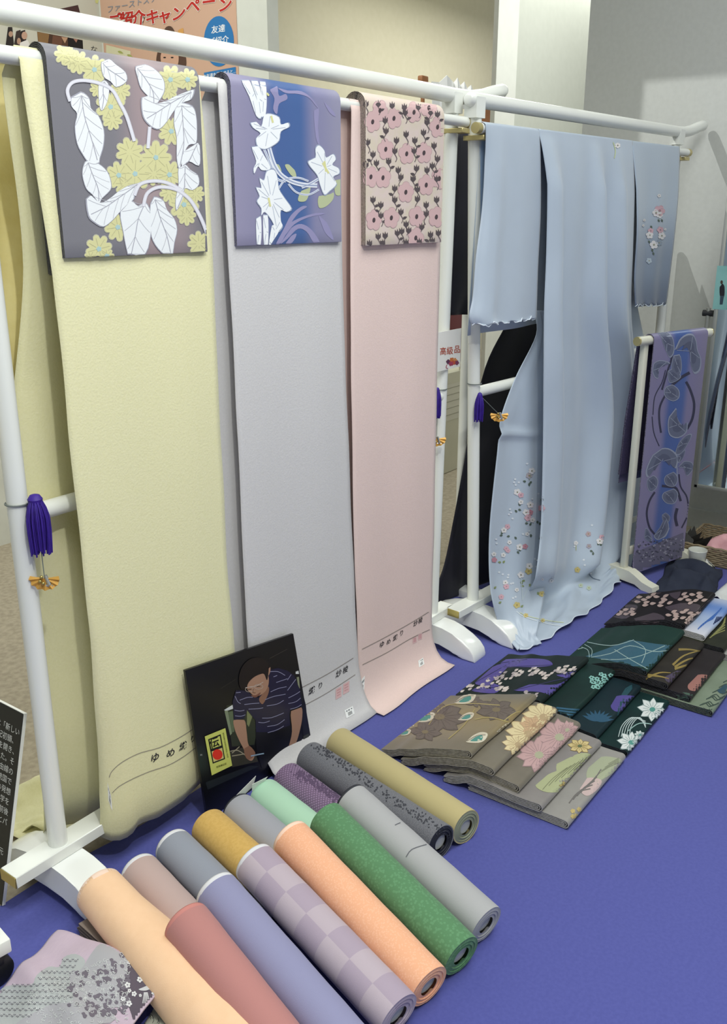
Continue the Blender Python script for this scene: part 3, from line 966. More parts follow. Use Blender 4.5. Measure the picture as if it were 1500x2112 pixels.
for lf in ([(270, 370), (300, 365), (330, 390), (345, 330), (380, 320), (430, 340), (440, 380), (480, 370), (485, 395), (440, 420), (430, 470), (395, 500), (350, 520), (310, 505), (300, 460), (325, 430), (285, 400)],
           [(218, 130), (258, 130), (290, 200), (330, 330), (300, 330), (260, 220)], [(272, 132), (308, 134), (338, 250), (345, 320), (325, 330), (300, 220)], [(322, 137), (352, 140), (360, 240), (352, 330), (337, 320), (332, 220)],
           [(275, 510), (310, 505), (340, 550), (380, 620), (370, 640), (330, 640), (310, 620), (290, 660), (285, 630), (300, 590)],
           [(300, 740), (330, 745), (320, 690), (345, 700), (360, 650), (400, 640), (420, 680), (430, 750), (460, 800), (500, 860), (470, 880), (440, 870), (440, 930), (450, 960), (420, 990), (390, 930), (350, 880), (330, 900), (330, 860), (305, 820), (320, 790)],
           [(300, 920), (325, 905), (330, 1000), (322, 1080), (305, 1078)], [(340, 900), (365, 900), (370, 1000), (365, 1078), (345, 1078)], [(390, 960), (410, 950), (440, 930), (430, 990), (400, 1040), (372, 1078)],
           [(600, 590), (640, 570), (640, 520), (660, 500), (690, 530), (700, 570), (740, 550), (755, 580), (735, 610), (770, 630), (775, 660), (740, 680), (760, 720), (720, 760), (690, 780), (665, 720), (650, 670), (610, 620)]):
    q = c2(lf)
    cx = sum(p[0] for p in q) / len(q); cy = sum(p[1] for p in q) / len(q)
    pr.blob([(cx + (p[0] - cx) * 1.06, cy + (p[1] - cy) * 1.05) for p in q], '9aa4bd', 3, 3)
    pr.blob(q, 'eff2f6', 4, 3)
    for k in range(0, len(q), 2):
        a = Vector(q[k]); b = Vector((cx, cy))
        pr.line([a.lerp(b, .15), a.lerp(b, .8)], 1.0, 'aab2c6', 5, 1)
for a in ([(690, 590), (700, 650)], [(680, 600), (715, 660)], [(370, 800), (380, 850)], [(385, 330), (395, 370)], [(360, 200), (372, 215)]):
    pr.line(c2(a), 4, 'd9d79c', 6, 1)
pr.build('woven_pattern', bo, caster(bob), (9, 9), 0.0004, 0.00014, SILK)

# pink sash with poppies
pm = mat('silk_blush', 'dccac4', 0.6, 'd8cbb9', 40, 0.12, 800)
po2, pob = hung_obi('cream and pink folded sash with poppies and dark buds over the pink cloth', (752, 480), (909, 470), (830, 507), pm, speckle('edge_brown', '2a2526', '8f8680', 350), 3)
pr = Print()
PF, PD = 'd6b4b5', '564c50'
FL = [(968, 365), (1090, 345), (1205, 310), (1340, 395), (1043, 522), (1163, 548), (1262, 543), (1027, 685), (1275, 727), (1158, 768), (975, 928), (1075, 915), (1220, 908), (1333, 910), (1215, 1030), (958, 680), (1350, 690), (1290, 285), (1010, 300)]
BUD = [(1040, 355), (1155, 310), (1280, 365), (1045, 415), (1160, 435), (1260, 425), (1105, 470), (1210, 470), (1320, 500), (970, 550), (1095, 530), (1205, 530), (1340, 575), (990, 600), (1115, 640), (1220, 630), (1280, 640), (1310, 615), (1130, 680), (1200, 690), (1335, 690), (1095, 745), (1225, 750), (1095, 810), (1225, 805), (970, 810), (1335, 810), (1015, 840), (1275, 840), (1130, 880), (1275, 890), (1015, 900), (1160, 950), (1250, 965), (1175, 985), (1000, 1020), (1040, 1015), (1110, 1000), (1135, 990), (1300, 1010), (1345, 1000), (1025, 1060), (1160, 1055), (1000, 262), (930, 262), (1300, 310), (940, 480), (1235, 1050), (1310, 1045), (950, 1060), (1080, 270), (1150, 280), (1230, 280), (1340, 320), (930, 610), (1060, 590)]
for i, (x, y) in enumerate(FL):
    px, py = c2([(x, y)])[0]
    pr.flower(px, py, 46 * K2, PF, 0, 5, 60 * K2, i * 1.3, .2, None, 0, 'b79a9e', 1.05)
    pr.disc(px, py, 9 * K2, '4c3f44', 2, 15 * K2, 10, .15)
for i, (x, y) in enumerate(BUD):
    px, py = c2([(x, y)])[0]; s = 20 * K2; sg = 1 if i % 3 else -1
    pr.poly([(px - s * .7, py - s * .9), (px - s * .25, py - s * .3), (px, py - s * 1.2), (px + s * .25, py - s * .3), (px + s * .7, py - s * .9), (px + s * .75, py + s * .3), (px, py + s * 1.1), (px - s * .75, py + s * .3)], PD, 2)
    pr.line([(px, py + s), (px + sg * s * .6, py + s * 2.2), (px + sg * s * .2, py + s * 3.2)], 1.6, '6a5f62', 1, 3)
    if i % 2:
        pr.leaf(px + sg * s * .5, py + s * 2, px + sg * s * 1.8, py + s * 1.4, s * .8, PD, 1)
pr.build('woven_pattern', po2, caster(pob), (9, 9), 0.0004, 0.00014, SILK)

# ------------------------------------------------------------------ pale blue kimono on the second rack
def onk(x, y, off):
    return onpl(x, y, R2N - R2P * off, R2P)


def pxsheet(name, rows, m, parent, nu=40, sub=6, fold=None, floorfold=None, solid=0.001, hem=None):
    """rows: ('p', left px, right px, offL, offR) on the rack plane, or ('z', left px, right px, height) on the floor"""
    Ls = []; Rs = []; fl = []
    for r_ in rows:
        if r_[0] == 'p':
            Ls.append(onk(*r_[1], r_[3])); Rs.append(onk(*r_[2], r_[4])); fl.append(0.0)
        elif r_[0] == 'w':
            Ls.append(Vector(r_[1])); Rs.append(Vector(r_[2])); fl.append(r_[3])
        else:
            Ls.append(onz(*r_[1], r_[3])); Rs.append(onz(*r_[2], r_[3])); fl.append(1.0)
    Ls = smoothpts(Ls, sub); Rs = smoothpts(Rs, sub)
    nr = len(Ls)
    F = [interp([(k * sub, f) for k, f in enumerate(fl)], i) for i in range(nr)]
    verts = []
    for i in range(nr):
        v = i / (nr - 1)
        for k in range(nu + 1):
            u = k / nu
            p = Ls[i].lerp(Rs[i], u)
            if fold:
                p = p - R2P * fold(u, v) * (1 - F[i])
            if floorfold and F[i] > 0:
                p = p + Vector((0, 0, 1)) * floorfold(u, v) * F[i] * (1 if v > .5 else 0)
            if hem and i == nr - 1:
                p = p + hem(u)
            p.z = max(p.z, 0.003)
            verts.append(p)
    W = nu + 1
    faces = [(j * W + i, j * W + i + 1, (j + 1) * W + i + 1, (j + 1) * W + i) for j in range(nr - 1) for i in range(nu)]
    return pydobj(name, verts, faces, m, parent, True, solid)


silk = mat('silk_pale_blue', 'b9c6d6', 0.42, 'b6c3d3', 9, 0.12, 500, sheen=0.25, spec=0.6)
zt, zb_ = 1.1, 0.8
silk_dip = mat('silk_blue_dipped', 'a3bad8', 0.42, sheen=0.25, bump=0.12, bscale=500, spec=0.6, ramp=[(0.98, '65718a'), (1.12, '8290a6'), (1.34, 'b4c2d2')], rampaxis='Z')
km = thing('kimono', 'pale blue silk kimono with small embroidered flowers spread on the rack', 'kimono', onk(1180, 1200, 0.05))


def topw(x, y):
    """the two rows where the cloth leaves the top of the bar, at the photograph column x"""
    q = onk(x, y, 0.053); s_ = (q - R2N).dot(R2D); b_ = R2N + R2D * s_
    return b_ - R2P * 0.036 + Vector((0, 0, 1.512 + 0.0165)), b_ - R2P * 0.0525 + Vector((0, 0, 1.512))


def topr(l, r_):
    (a, b), (c, d) = topw(*l), topw(*r_)
    m0 = a.lerp(b, .5) - R2P * 0.0034 + Vector((0, 0, 0.0034)); m1 = c.lerp(d, .5) - R2P * 0.0034 + Vector((0, 0, 0.0034))
    return [('w', a, c, 1.0), ('w', m0, m1, 1.0), ('w', b, d, 1.0)]


def ridge(x, c, w):
    return math.exp(-((x - c) / w) ** 2)


def bodyfold(u, v):
    e = min(1, v * 2.2)
    c = 0.07 + 0.08 * v
    return 0.012 + e * 1.5 * (0.030 * ridge(u, c, .07) - 0.012 * ridge(u, .30, .12) + 0.028 * ridge(u, .56 - .05 * v, .06) - 0.02 * ridge(u, .66, .06) + 0.025 * ridge(u, .80 - .03 * v, .05) + 0.008 * math.sin(u * 23 + v * 2)) + 0.004 * nz(u * 6, v * 4, 3)


def traifold(u, v):
    return 0.014 * max(0, math.sin(u * 13 + v * 9)) + 0.018 * abs(nz(u * 5, v * 12, 7))


body = pxsheet('body', topr((1113, 277), (1306, 300)) + [
     ('p', (1117, 380), (1306, 400), .056, .056), ('p', (1114, 520), (1304, 520), .06, .06), ('p', (1108, 640), (1302, 640), .065, .055),
    ('p', (1106, 760), (1310, 740), .07, .04), ('p', (1106, 880), (1318, 850), .075, .035), ('p', (1104, 1000), (1308, 960), .085, .04), ('p', (1100, 1100), (1298, 1060), .10, .05), ('p', (1090, 1190), (1288, 1130), .12, .07),
    ('z', (1078, 1250), (1282, 1172), .03), ('z', (1072, 1300), (1280, 1188), .012), ('z', (1072, 1344), (1278, 1200), .006)], silk, km, 60, 6, bodyfold, traifold,
    hem=lambda u: Vector((0.0, -0.035 * math.sin(math.pi * u) ** 0.7 - 0.006 * math.sin(u * 40), 0.002)))
skirt = pxsheet('skirt_panel', [
    ('p', (1100, 640), (1125, 640), .03, .03), ('p', (1106, 690), (1130, 690), .034, .034), ('p', (1064, 776), (1132, 776), .035, .045), ('p', (1037, 846), (1132, 846), .035, .05), ('p', (1027, 886), (1132, 890), .035, .055),
    ('p', (1022, 940), (1132, 940), .04, .06), ('p', (1009, 1084), (1130, 1084), .05, .075), ('p', (1007, 1185), (1125, 1185), .065, .10), ('p', (1015, 1247), (1120, 1240), .09, .13),
    ('z', (1030, 1290), (1110, 1290), .05), ('z', (1050, 1322), (1108, 1315), .022), ('z', (1068, 1342), (1118, 1328), .006)], silk, km, 30, 6,
    lambda u, v: 0.008 * math.sin(u * 11 + 2) * v + 0.006 * nz(u * 4, v * 6, 1) + 0.012 * ridge(v, .38, .02) * (1 - u * .6), lambda u, v: 0.012 * abs(nz(u * 5, v * 9, 2)))
pxsheet('skirt_panel', [
    ('p', (1262, 560), (1300, 560), .02, .02), ('p', (1262, 660), (1322, 670), .02, .0), ('p', (1262, 760), (1338, 760), .02, -.01), ('p', (1258, 900), (1334, 900), .02, -.01), ('p', (1252, 1040), (1322, 1040), .03, .0),
    ('p', (1245, 1130), (1312, 1130), .05, .01), ('p', (1240, 1170), (1305, 1165), .07, .03), ('z', (1235, 1190), (1300, 1180), .01)], silk, km, 24, 6,
    lambda u, v: 0.014 * math.sin(u * 9) * min(1, v * 2))


def scal(u):
    return Vector((0, -0.004 * math.sin(u * 31), 0.005 * math.sin(u * 37) + 0.003 * math.sin(u * 71)))


sl1 = pxsheet('sleeve', topr((1003, 258), (1114, 277)) + [('p', (1005, 330), (1116, 345), .056, .056), ('p', (1001, 430), (1116, 440), .06, .058), ('p', (990, 530), (1111, 545), .066, .06), ('p', (985, 610), (1109, 610), .07, .062), ('p', (979, 652), (1108, 648), .072, .062), ('p', (986, 672), (1108, 656), .074, .062)], silk, km, 40, 6,
              lambda u, v: 0.003 * math.sin(u * 12) * v + 0.010 * ridge(u, .22, .09) * v + 0.02 * ridge(u, 0, .06) * -v, None, hem=scal)
pxsheet('sleeve_lining', [('p', (992, 268), (1108, 284), .018, .03), ('p', (988, 380), (1108, 390), .016, .03), ('p', (984, 520), (1106, 540), .014, .03), ('p', (980, 600), (1104, 610), .02, .035), ('p', (977, 648), (1104, 645), .03, .04)], mat('silk_blue_lining', '8fa7c6', 0.5, sheen=0.2), km, 20, 5, lambda u, v: 0.004 * math.sin(u * 10))
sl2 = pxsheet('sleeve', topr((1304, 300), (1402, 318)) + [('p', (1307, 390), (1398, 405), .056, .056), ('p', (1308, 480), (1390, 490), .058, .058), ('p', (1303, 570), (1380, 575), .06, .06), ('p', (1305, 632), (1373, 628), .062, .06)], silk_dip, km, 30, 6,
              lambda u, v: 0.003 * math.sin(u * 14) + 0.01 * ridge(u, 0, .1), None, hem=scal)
# shoulders folded over the bar
A_ = onk(1003, 258, 0.036); A_.z = 1.512
B_ = onk(1402, 318, 0.036)
sA = (A_ - R2N).dot(R2D); sB = (B_ - R2N).dot(R2D)


def shoulder(u, v):
    a = math.pi * (0.5 + 0.5 * min(1, v / 0.3))
    q = R2N + R2D * (sA + (sB - sA) * u) - R2P * 0.036
    if v < 0.3:
        return q + Vector((0, 0, 1.512)) - R2P * 0.0165 * math.cos(a) + Vector((0, 0, 0.0165 * math.sin(a)))
    e = (v - 0.3) / 0.7
    return q + Vector((0, 0, 1.512 - e * 0.55)) + R2P * (0.0165 + 0.02 * e + 0.008 * math.sin(u * 25) * e)


sheet('shoulders', shoulder, 60, 26, silk, km, 0.001)
# stitched hem edges
pr = Print()
KK = 320 / 1500


def kx(pts):
    return crop(pts, 980, 920, KK)


CW, CP, CR, CG, CY = 'e6e3e4', 'd9b0bb', 'c98f9c', '5c6a5f', 'c9b97c'
for x, y, r, c in ((545, 240, 34, CW), (520, 285, 32, 'b9aeb2'), (405, 445, 36, CW), (440, 472, 30, CP), (440, 540, 26, CW), (490, 640, 34, CW), (530, 640, 30, CR), (508, 692, 36, CP), (552, 715, 28, CW), (640, 600, 36, CP), (530, 567, 34, CW),
                   (275, 812, 30, CW), (310, 778, 28, CP), (330, 930, 24, CW), (298, 990, 26, CP), (428, 975, 34, CW), (480, 970, 28, CR), (270, 1052, 26, CW), (315, 1010, 24, CP), (178, 1045, 26, CW), (182, 1100, 28, CR), (520, 1160, 34, CW), (515, 1208, 36, CY), (440, 1245, 34, CW),
                   (290, 1320, 28, CW), (300, 1358, 30, CP), (250, 1458, 28, CP), (642, 1430, 30, CY), (402, 1538, 34, CY), (1205, 918, 34, CW), (1222, 880, 26, CP), (1095, 850, 28, 'b9a3a8'), (1100, 968, 26, 'a9a0ac'), (988, 1195, 30, CY), (972, 938, 24, CW), (500, 850, 22, CW), (400, 1390, 22, CW), (735, 1300, 22, CW), (650, 1285, 14, CW), (490, 1640, 24, CY), (655, 1690, 22, CY), (1020, 1350, 24, 'b9c7b4'), (1100, 1375, 24, 'b9c7b4')):
    px, py = kx([(x, y)])[0]
    pr.flower(px, py, r * KK, c, 1, 5, r * KK * .95, x * .7, .25, 'b2868f' if c in (CP, CR) else ('8d8b70' if c == CW else 'a38f4c'), .22)
rnd = random.Random(3)
for x, y in ((520, 355), (490, 345), (545, 340), (440, 575), (405, 640), (415, 610), (480, 745), (525, 768), (625, 735), (600, 720), (630, 520), (265, 860), (250, 850), (335, 870), (400, 900), (405, 1015), (440, 1015), (265, 1130), (250, 1125), (1190, 960), (1220, 965), (1110, 1010), (1140, 1055), (460, 1330), (530, 1330), (440, 1350), (180, 1380), (480, 1300), (540, 880), (440, 1560), (610, 1440), (225, 1520), (640, 880)):
    px, py = kx([(x, y)])[0]; a = rnd.uniform(0, 6.3)
    pr.leaf(px, py, px + 7 * math.cos(a), py + 7 * math.sin(a), 4.5, CG if y < 1100 else '8c9a6a', 0)
for x, y in ((385, 320), (375, 350), (420, 350), (390, 375), (500, 170), (610, 460), (650, 495), (550, 510), (335, 610), (325, 660), (345, 640), (360, 700), (200, 900), (205, 940), (575, 1090), (600, 1105), (585, 1165), (230, 1220), (265, 1240), (320, 1245), (345, 1330), (365, 1325), (315, 1270), (390, 1460), (365, 1470), (750, 1270), (720, 1310), (1130, 765), (1050, 1100), (1060, 1150), (1120, 1235), (960, 970), (520, 820), (460, 850)):
    px, py = kx([(x, y)])[0]
    pr.flower(px, py, 2.6, 'dfe4ec', 0, 5, 2.2, x)
for st, c in (([(440, 1275), (450, 1380), (455, 1490)], 'c3cfd6'), ([(525, 1330), (490, 1410), (455, 1490)], 'c3cfd6'), ([(400, 1600), (470, 1650), (640, 1705), (780, 1735), (920, 1740)], 'dbe3ea'), ([(430, 1610), (520, 1650), (700, 1690), (860, 1710)], 'cfd7b8'), ([(1100, 1240), (1140, 1280), (1210, 1300)], '6f8096'), ([(545, 250), (520, 330)], '8c9a8f'), ([(975, 950), (975, 1010)], 'b5b98a')):
    pr.line(kx(st), 1.6, c, 0, 4)
cs = caster(body, skirt)
pr.build('embroidery', km, cs, 8, 0.0016, 0.0003, SILK)
pr = Print()


def k3(pts):
    return crop(pts, 840, 100, .44)


for x, y, r, c in ((1180, 690, 9, CW), (1182, 760, 26, CP), (1165, 770, 18, CW), (1182, 780, 16, CW), (1140, 855, 14, CP), (1135, 875, 18, CW), (1185, 850, 16, CP), (1192, 878, 18, CW), (1155, 920, 20, CW), (1180, 910, 14, '9aa8b8'), (1132, 995, 14, 'b9c6d2'), (1110, 805, 7, CW), (1105, 830, 6, CW), (1208, 848, 6, CW)):
    px, py = k3([(x, y)])[0]
    pr.flower(px, py, r * .44, c, 1, 5, None, x, .25, 'a8858f' if c == CP else '9b9a88', .25)
for x, y in ((1175, 800), (1190, 800), (1140, 830), (1145, 940), (1150, 955), (1130, 900), (1185, 900)):
    px, py = k3([(x, y)])[0]
    pr.leaf(px, py, px + 3, py + 6, 4, CG, 0)
pr.build('embroidery', km, caster(sl2), 10, 0.0016, 0.0003, SILK)['kind'] = 'stuff'
px, py = k3([(985, 455)])[0]
pr2 = Print(); pr2.flower(px, py, 6, CW, 1, 6, None, 0, .25, '7b7a6c', .25); pr2.line(k3([(965, 440), (975, 480), (970, 515)]), 2, 'c4cfa4', 0)
pr2.build('embroidery', km, caster(body), 10, 0.0016, 0.0003, SILK)
# white stitched edges
for o_, nu_, nm in ((body, 60, 'hem_stitch'), (sl1, 40, 'hem_stitch'), (sl2, 30, 'hem_stitch')):
    vs = [v.co.copy() for v in o_.data.vertices][-(nu_ + 1):]
    tube(nm, vs, 0.0016, mat('hem_thread', 'dfe8f2', 0.6), km, 6)

# ------------------------------------------------------------------ dark navy kimono on a stand behind
navy = mat('silk_navy', '15131f', 0.6, '191627', 12, 0.15, 400, sheen=0.1)
OFF = -0.22
st = thing('clothes_stand', 'white clothes stand mostly hidden behind the dark navy kimono', 'stand', R2N - R2P * OFF + R2D * 0.5)
Q0 = R2N - R2P * OFF
for s_ in (0.32, 1.25):
    b_ = Q0 + R2D * s_
    tube('post', [b_ + Vector((0, 0, 0.03)), b_ + Vector((0, 0, 1.50))], 0.016, WHITE, st)
    bm = bmesh.new()
    M = Matrix.Translation(b_) @ Matrix(((R2D.x, R2P.x, 0, 0), (R2D.y, R2P.y, 0, 0), (0, 0, 1, 0), (0, 0, 0, 1)))
    add_box(bm, (-0.03, -0.09, 0), (0.03, 0.16, 0.03), 0.006, 2, M)
    bmobj('foot', bm, WHITE_PLASTIC, st)
e0 = onk(945, 262, OFF); sE = (e0 - Q0).dot(R2D)
tube('hanging_bar', [Q0 + R2D * sE + Vector((0, 0, 1.50)), Q0 + R2D * 1.28 + Vector((0, 0, 1.50))], 0.013, WHITE, st)
nk = thing('kimono', 'dark navy kimono hanging behind the pale blue one', 'kimono', onk(1000, 1230, OFF))


def nshoulder(u, v):
    q = Q0 + R2D * (sE + (1.27 - sE) * u) + Vector((0, 0, 1.50))
    if v < 0.4:
        a = math.pi * v / 0.4
        return q - R2P * 0.017 * math.cos(a) + Vector((0, 0, 0.017 * math.sin(a)))
    return q + R2P * 0.017 - Vector((0, 0, (v - .4) * 0.6))


sheet('shoulders', nshoulder, 30, 20, navy, nk, 0.001)
pxsheet('sleeve', [('p', (944, 272), (1100, 285), OFF + .018, OFF + .018), ('p', (938, 400), (1095, 400), OFF + .025, OFF + .02), ('p', (930, 540), (1080, 540), OFF + .03, OFF + .02), ('p', (922, 650), (1000, 648), OFF + .03, OFF + .02)], navy, nk, 24, 6, lambda u, v: 0.006 * math.sin(u * 12) * v)
pxsheet('body', [('p', (1070, 290), (1250, 300), OFF + .018, OFF + .018), ('p', (1066, 480), (1250, 480), OFF + .02, OFF + .02), ('p', (1056, 640), (1245, 640), OFF + .022, OFF + .02), ('p', (1040, 674), (1240, 680), OFF + .023, OFF + .02), ('p', (999, 758), (1235, 760), OFF + .026, OFF + .02),
                 ('p', (965, 902), (1230, 900), OFF + .03, OFF + .02), ('p', (951, 973), (1225, 970), OFF + .03, OFF + .02), ('p', (934, 1060), (1215, 1060), OFF + .03, OFF + .02), ('p', (912, 1160), (1200, 1130), OFF + .03, OFF + .02), ('p', (893, 1212), (1190, 1160), OFF + .03, OFF + .02), ('p', (889, 1242), (1185, 1180), OFF + .035, OFF + .02)],
        navy, nk, 40, 5, lambda u, v: (0.012 * math.sin(u * 16 + 1) + 0.006 * nz(u * 5, v * 3, 1)) * v)

# ------------------------------------------------------------------ low white stand with the blue and violet sash
TH = math.radians(17)
SD = Vector((math.cos(TH), -math.sin(TH), 0)); SP = Vector((math.sin(TH), math.cos(TH), 0))
SL = Vector((2.256, -0.309, 0))
stand_w = mat('stand_ivory', 'e2e0cf', 0.4, coat=0.15)
ss = thing('obi_stand', 'low ivory stand with a round bar carrying the violet sash', 'stand', SL)
SM = Matrix.Translation(SL + SP * 0.012) @ Matrix(((SD.x, SP.x, 0, 0), (SD.y, SP.y, 0, 0), (0, 0, 1, 0), (0, 0, 0, 1)))
zs = 0.885


def sm(x, y, z):
    return SM @ Vector((x, y, z))


bar = tube('bar', [sm(-0.055, 0, zs), sm(0.355, 0, zs)], 0.016, stand_w, ss)
tube('end_cap', [sm(-0.061, 0, zs), sm(-0.055, 0, zs)], 0.0155, BRASS_CAP, bar)
tube('end_cap', [sm(0.355, 0, zs), sm(0.361, 0, zs)], 0.0155, BRASS_CAP, bar)
for xx in (-0.008, 0.325):
    bm = bmesh.new(); add_box(bm, (xx - 0.011, -0.004, 0.05), (xx + 0.011, 0.018, zs), 0.003, 2, SM); bmobj('post', bm, stand_w, ss)
    prof = [(-0.14, 0), (-0.135, 0.022), (-0.09, 0.03), (-0.055, 0.046), (-0.03, 0.055), (0.06, 0.055), (0.09, 0.03), (0.15, 0.024), (0.155, 0), (0.11, 0), (0.08, 0.012), (-0.06, 0.012), (-0.09, 0)]
    bm = bmesh.new()
    v0 = [bm.verts.new(sm(xx + 0.02, a, c)) for a, c in prof]; v1 = [bm.verts.new(sm(xx - 0.02, a, c)) for a, c in prof]
    bm.faces.new(v0); bm.faces.new(v1[::-1])
    for i in range(len(prof)):
        bm.faces.new((v0[i], v1[i], v1[(i + 1) % len(prof)], v0[(i + 1) % len(prof)]))
    bmobj('foot', bm, stand_w, ss, angle=30)
bm = bmesh.new(); add_box(bm, (0.0, 0.0, 0.10), (0.32, 0.014, 0.13), 0.003, 2, SM); bmobj('stretcher', bm, stand_w, ss)

vs_ = thing('hung_obi', 'violet and blue sash with silver-grey scroll leaves on the low ivory stand', 'obi sash', SL + SD * 0.15)
vx0, vx1 = 0.006, 0.316
vio = MATS.get('silk_violet')
m_ = bpy.data.materials.new('silk_violet'); m_.use_nodes = True
N_ = m_.node_tree.nodes; Lk = m_.node_tree.links
bs = N_['Principled BSDF']; bs.inputs['Roughness'].default_value = 0.42; bs.inputs['Sheen Weight'].default_value = 0.2
uvn = N_.new('ShaderNodeUVMap'); sp_ = N_.new('ShaderNodeSeparateXYZ'); Lk.new(uvn.outputs[0], sp_.inputs[0])
cr = N_.new('ShaderNodeValToRGB'); cr.color_ramp.interpolation = 'EASE'
vr = [(0, '7d769c'), (.27, '7a749e'), (.42, '34549a'), (.62, '38589e'), (.76, '7c759e'), (1, '80789a')]
while len(cr.color_ramp.elements) < len(vr):
    cr.color_ramp.elements.new(0.5)
for k_, (p, c) in enumerate(vr):
    cr.color_ramp.elements[k_].position = p
for k_, (p, c) in enumerate(vr):
    cr.color_ramp.elements[k_].color = lin(c)
Lk.new(sp_.outputs[0], cr.inputs[0]); Lk.new(cr.outputs[0], bs.inputs['Base Color'])
path = [(0.075, 0.36), (0.07, 0.45), (0.055, 0.6), (0.035, 0.75)]
for k in range(9):
    a = math.pi * k / 8
    path.append((0.0195 * math.cos(a), zs + 0.0195 * math.sin(a)))
path += [(-0.0195, zs - 0.1 - 0.11 * k) for k in range(7)] + [(-0.021, 0.06), (-0.022, 0.032)]
vo = ribbon('hung_band', path, 0.003, sm_ := (lambda x, a, b: sm(x, a, b)), vx0, vx1, [m_, speckle('edge_violet', '35303f', '8f8aa0', 300)], vs_, nx=12)
uv = vo.data.uv_layers.new(name='UVMap')
inv = SM.inverted()
for lp in vo.data.loops:
    lc_ = inv @ vo.data.vertices[lp.vertex_index].co
    uv.data[lp.index].uv = ((lc_.x - vx0) / (vx1 - vx0), lc_.z)
# folded-back inner end that shows beside the post
ribbon('inner_fold', [(0.055, 0.40), (0.048, 0.6), (0.03, 0.8), (0.024, 0.87)], 0.008, lambda x, a, b: sm(x, a, b), vx0 - 0.028, vx0 + 0.12, [mat('silk_violet_back', '4a4363', 0.6, '3f3955', 200), speckle('edge_violet2', '2b2733', '6c6680', 300)], vs_)
pr = Print(); KS = 260 / 1408


def k5(pts, dy=0):
    return crop(pts, 1240, 560 + dy, KS)


SG, SLT, SDK = '6a7088', '9aa0b4', '3a3a52'
motif = [[(650, 700), (720, 690), (780, 740), (800, 830), (790, 900), (760, 930), (730, 880), (700, 800), (680, 740)], [(860, 880), (900, 790), (960, 740), (1020, 740), (1050, 800), (1060, 880), (1090, 960), (1080, 1060), (1030, 1090), (1000, 1000), (990, 900), (940, 830)],
         [(590, 1100), (600, 1040), (650, 1010), (720, 1020), (740, 1040), (660, 1060), (640, 1110), (640, 1170), (610, 1160)], [(820, 960), (870, 950), (890, 1040), (880, 1120), (840, 1160), (800, 1080)], [(760, 1120), (800, 1100), (870, 1160), (850, 1200), (780, 1230), (760, 1190)],
         [(740, 1300), (790, 1280), (850, 1330), (850, 1400), (800, 1430), (740, 1400), (720, 1350)], [(780, 1640), (840, 1560), (850, 1640), (880, 1700), (910, 1720), (940, 1690), (930, 1780), (860, 1830), (790, 1810), (770, 1740)], [(890, 1900), (940, 1850), (990, 1840), (960, 1920), (900, 2010), (850, 2020), (860, 1960)]]
low = [[(600, 60), (680, 0), (760, 10), (820, 80), (800, 180), (750, 130), (690, 90), (620, 170), (560, 260), (540, 200)], [(530, 320), (580, 290), (620, 330), (610, 400), (560, 440), (530, 400)], [(740, 280), (800, 250), (840, 310), (810, 380), (740, 370), (720, 320)], [(880, 180), (930, 130), (1000, 140), (1010, 200), (960, 260), (940, 220), (920, 170)], [(720, 470), (800, 440), (840, 490), (810, 570), (740, 570), (700, 520)], [(610, 930), (660, 860), (690, 800), (720, 780), (740, 860), (700, 940), (640, 970)], [(690, 720), (720, 700), (760, 740), (740, 790), (700, 780)], [(490, 960), (500, 880), (530, 900), (560, 980), (530, 1000)], [(860, 60), (930, 0), (910, 80), (870, 120)]]
for base, dy in ((motif, 0), (low, 370)):
    for lf in base:
        q = k5(lf, dy)
        cx = sum(p[0] for p in q) / len(q); cy = sum(p[1] for p in q) / len(q)
        pr.blob([(cx + (p[0] - cx) * 1.3, cy + (p[1] - cy) * 1.26) for p in q], SLT, 1, 3)
        pr.blob([(cx + (p[0] - cx) * 1.18, cy + (p[1] - cy) * 1.15) for p in q], SG, 2, 3)
        pr.blob([(cx + (p[0] - cx) * .7, cy + (p[1] - cy) * .7) for p in q], '5b6079', 3, 3)
        for k in range(0, len(q), 3):
            a = Vector(q[k]); b = Vector((cx, cy)); pr.line([a.lerp(b, -.1), a.lerp(b, .9)], 1.1, SLT, 4, 1)
for s_, w_, c, dy in (([(800, 900), (780, 1000), (740, 1120), (680, 1320)], 4, SDK, 0), ([(720, 1100), (680, 1240), (600, 1400), (580, 1600)], 2, SDK, 0), ([(950, 1230), (1000, 1330), (1040, 1480), (1020, 1640), (960, 1760)], 5, SDK, 0), ([(990, 1130), (900, 1180), (790, 1270)], 6, SDK, 0), ([(740, 1340), (660, 1500), (650, 1650), (670, 1800)], 4, SDK, 0), ([(570, 1620), (590, 1800), (650, 1950)], 2, SDK, 0),
                      ([(600, 460), (540, 560), (510, 700), (540, 850), (600, 930)], 4, SDK, 370), ([(870, 260), (890, 400), (960, 520), (970, 700), (900, 860)], 3, SDK, 370), ([(680, 390), (760, 400), (840, 420), (890, 560)], 5, SDK, 370), ([(850, 640), (830, 740), (850, 840)], 6, SDK, 370), ([(600, 930), (660, 970), (720, 950), (760, 860)], 2, SLT, 370), ([(600, 60), (690, 0), (780, 20), (840, 120), (850, 300)], 2, SLT, 370)):
    pr.line(k5(s_, dy), w_, c, 0, 5)
rr = random.Random(5)
pr.poly([(1290, 1148), (1322, 1134), (1425, 1092), (1430, 1190), (1290, 1245)], '6f6c84', 0)
for k in range(130):
    x = rr.uniform(400, 940); y = 1010 + rr.uniform(0, 230) - (x - 400) * .11
    px, py = k5([(x, y)], 370)[0]
    a = rr.uniform(0, 3)
    pr.leaf(px, py, px + 6 * math.cos(a), py + 4 * math.sin(a), 3, rr.choice(['4c4c5e', '5a5a6c', '9a98aa']), 2)
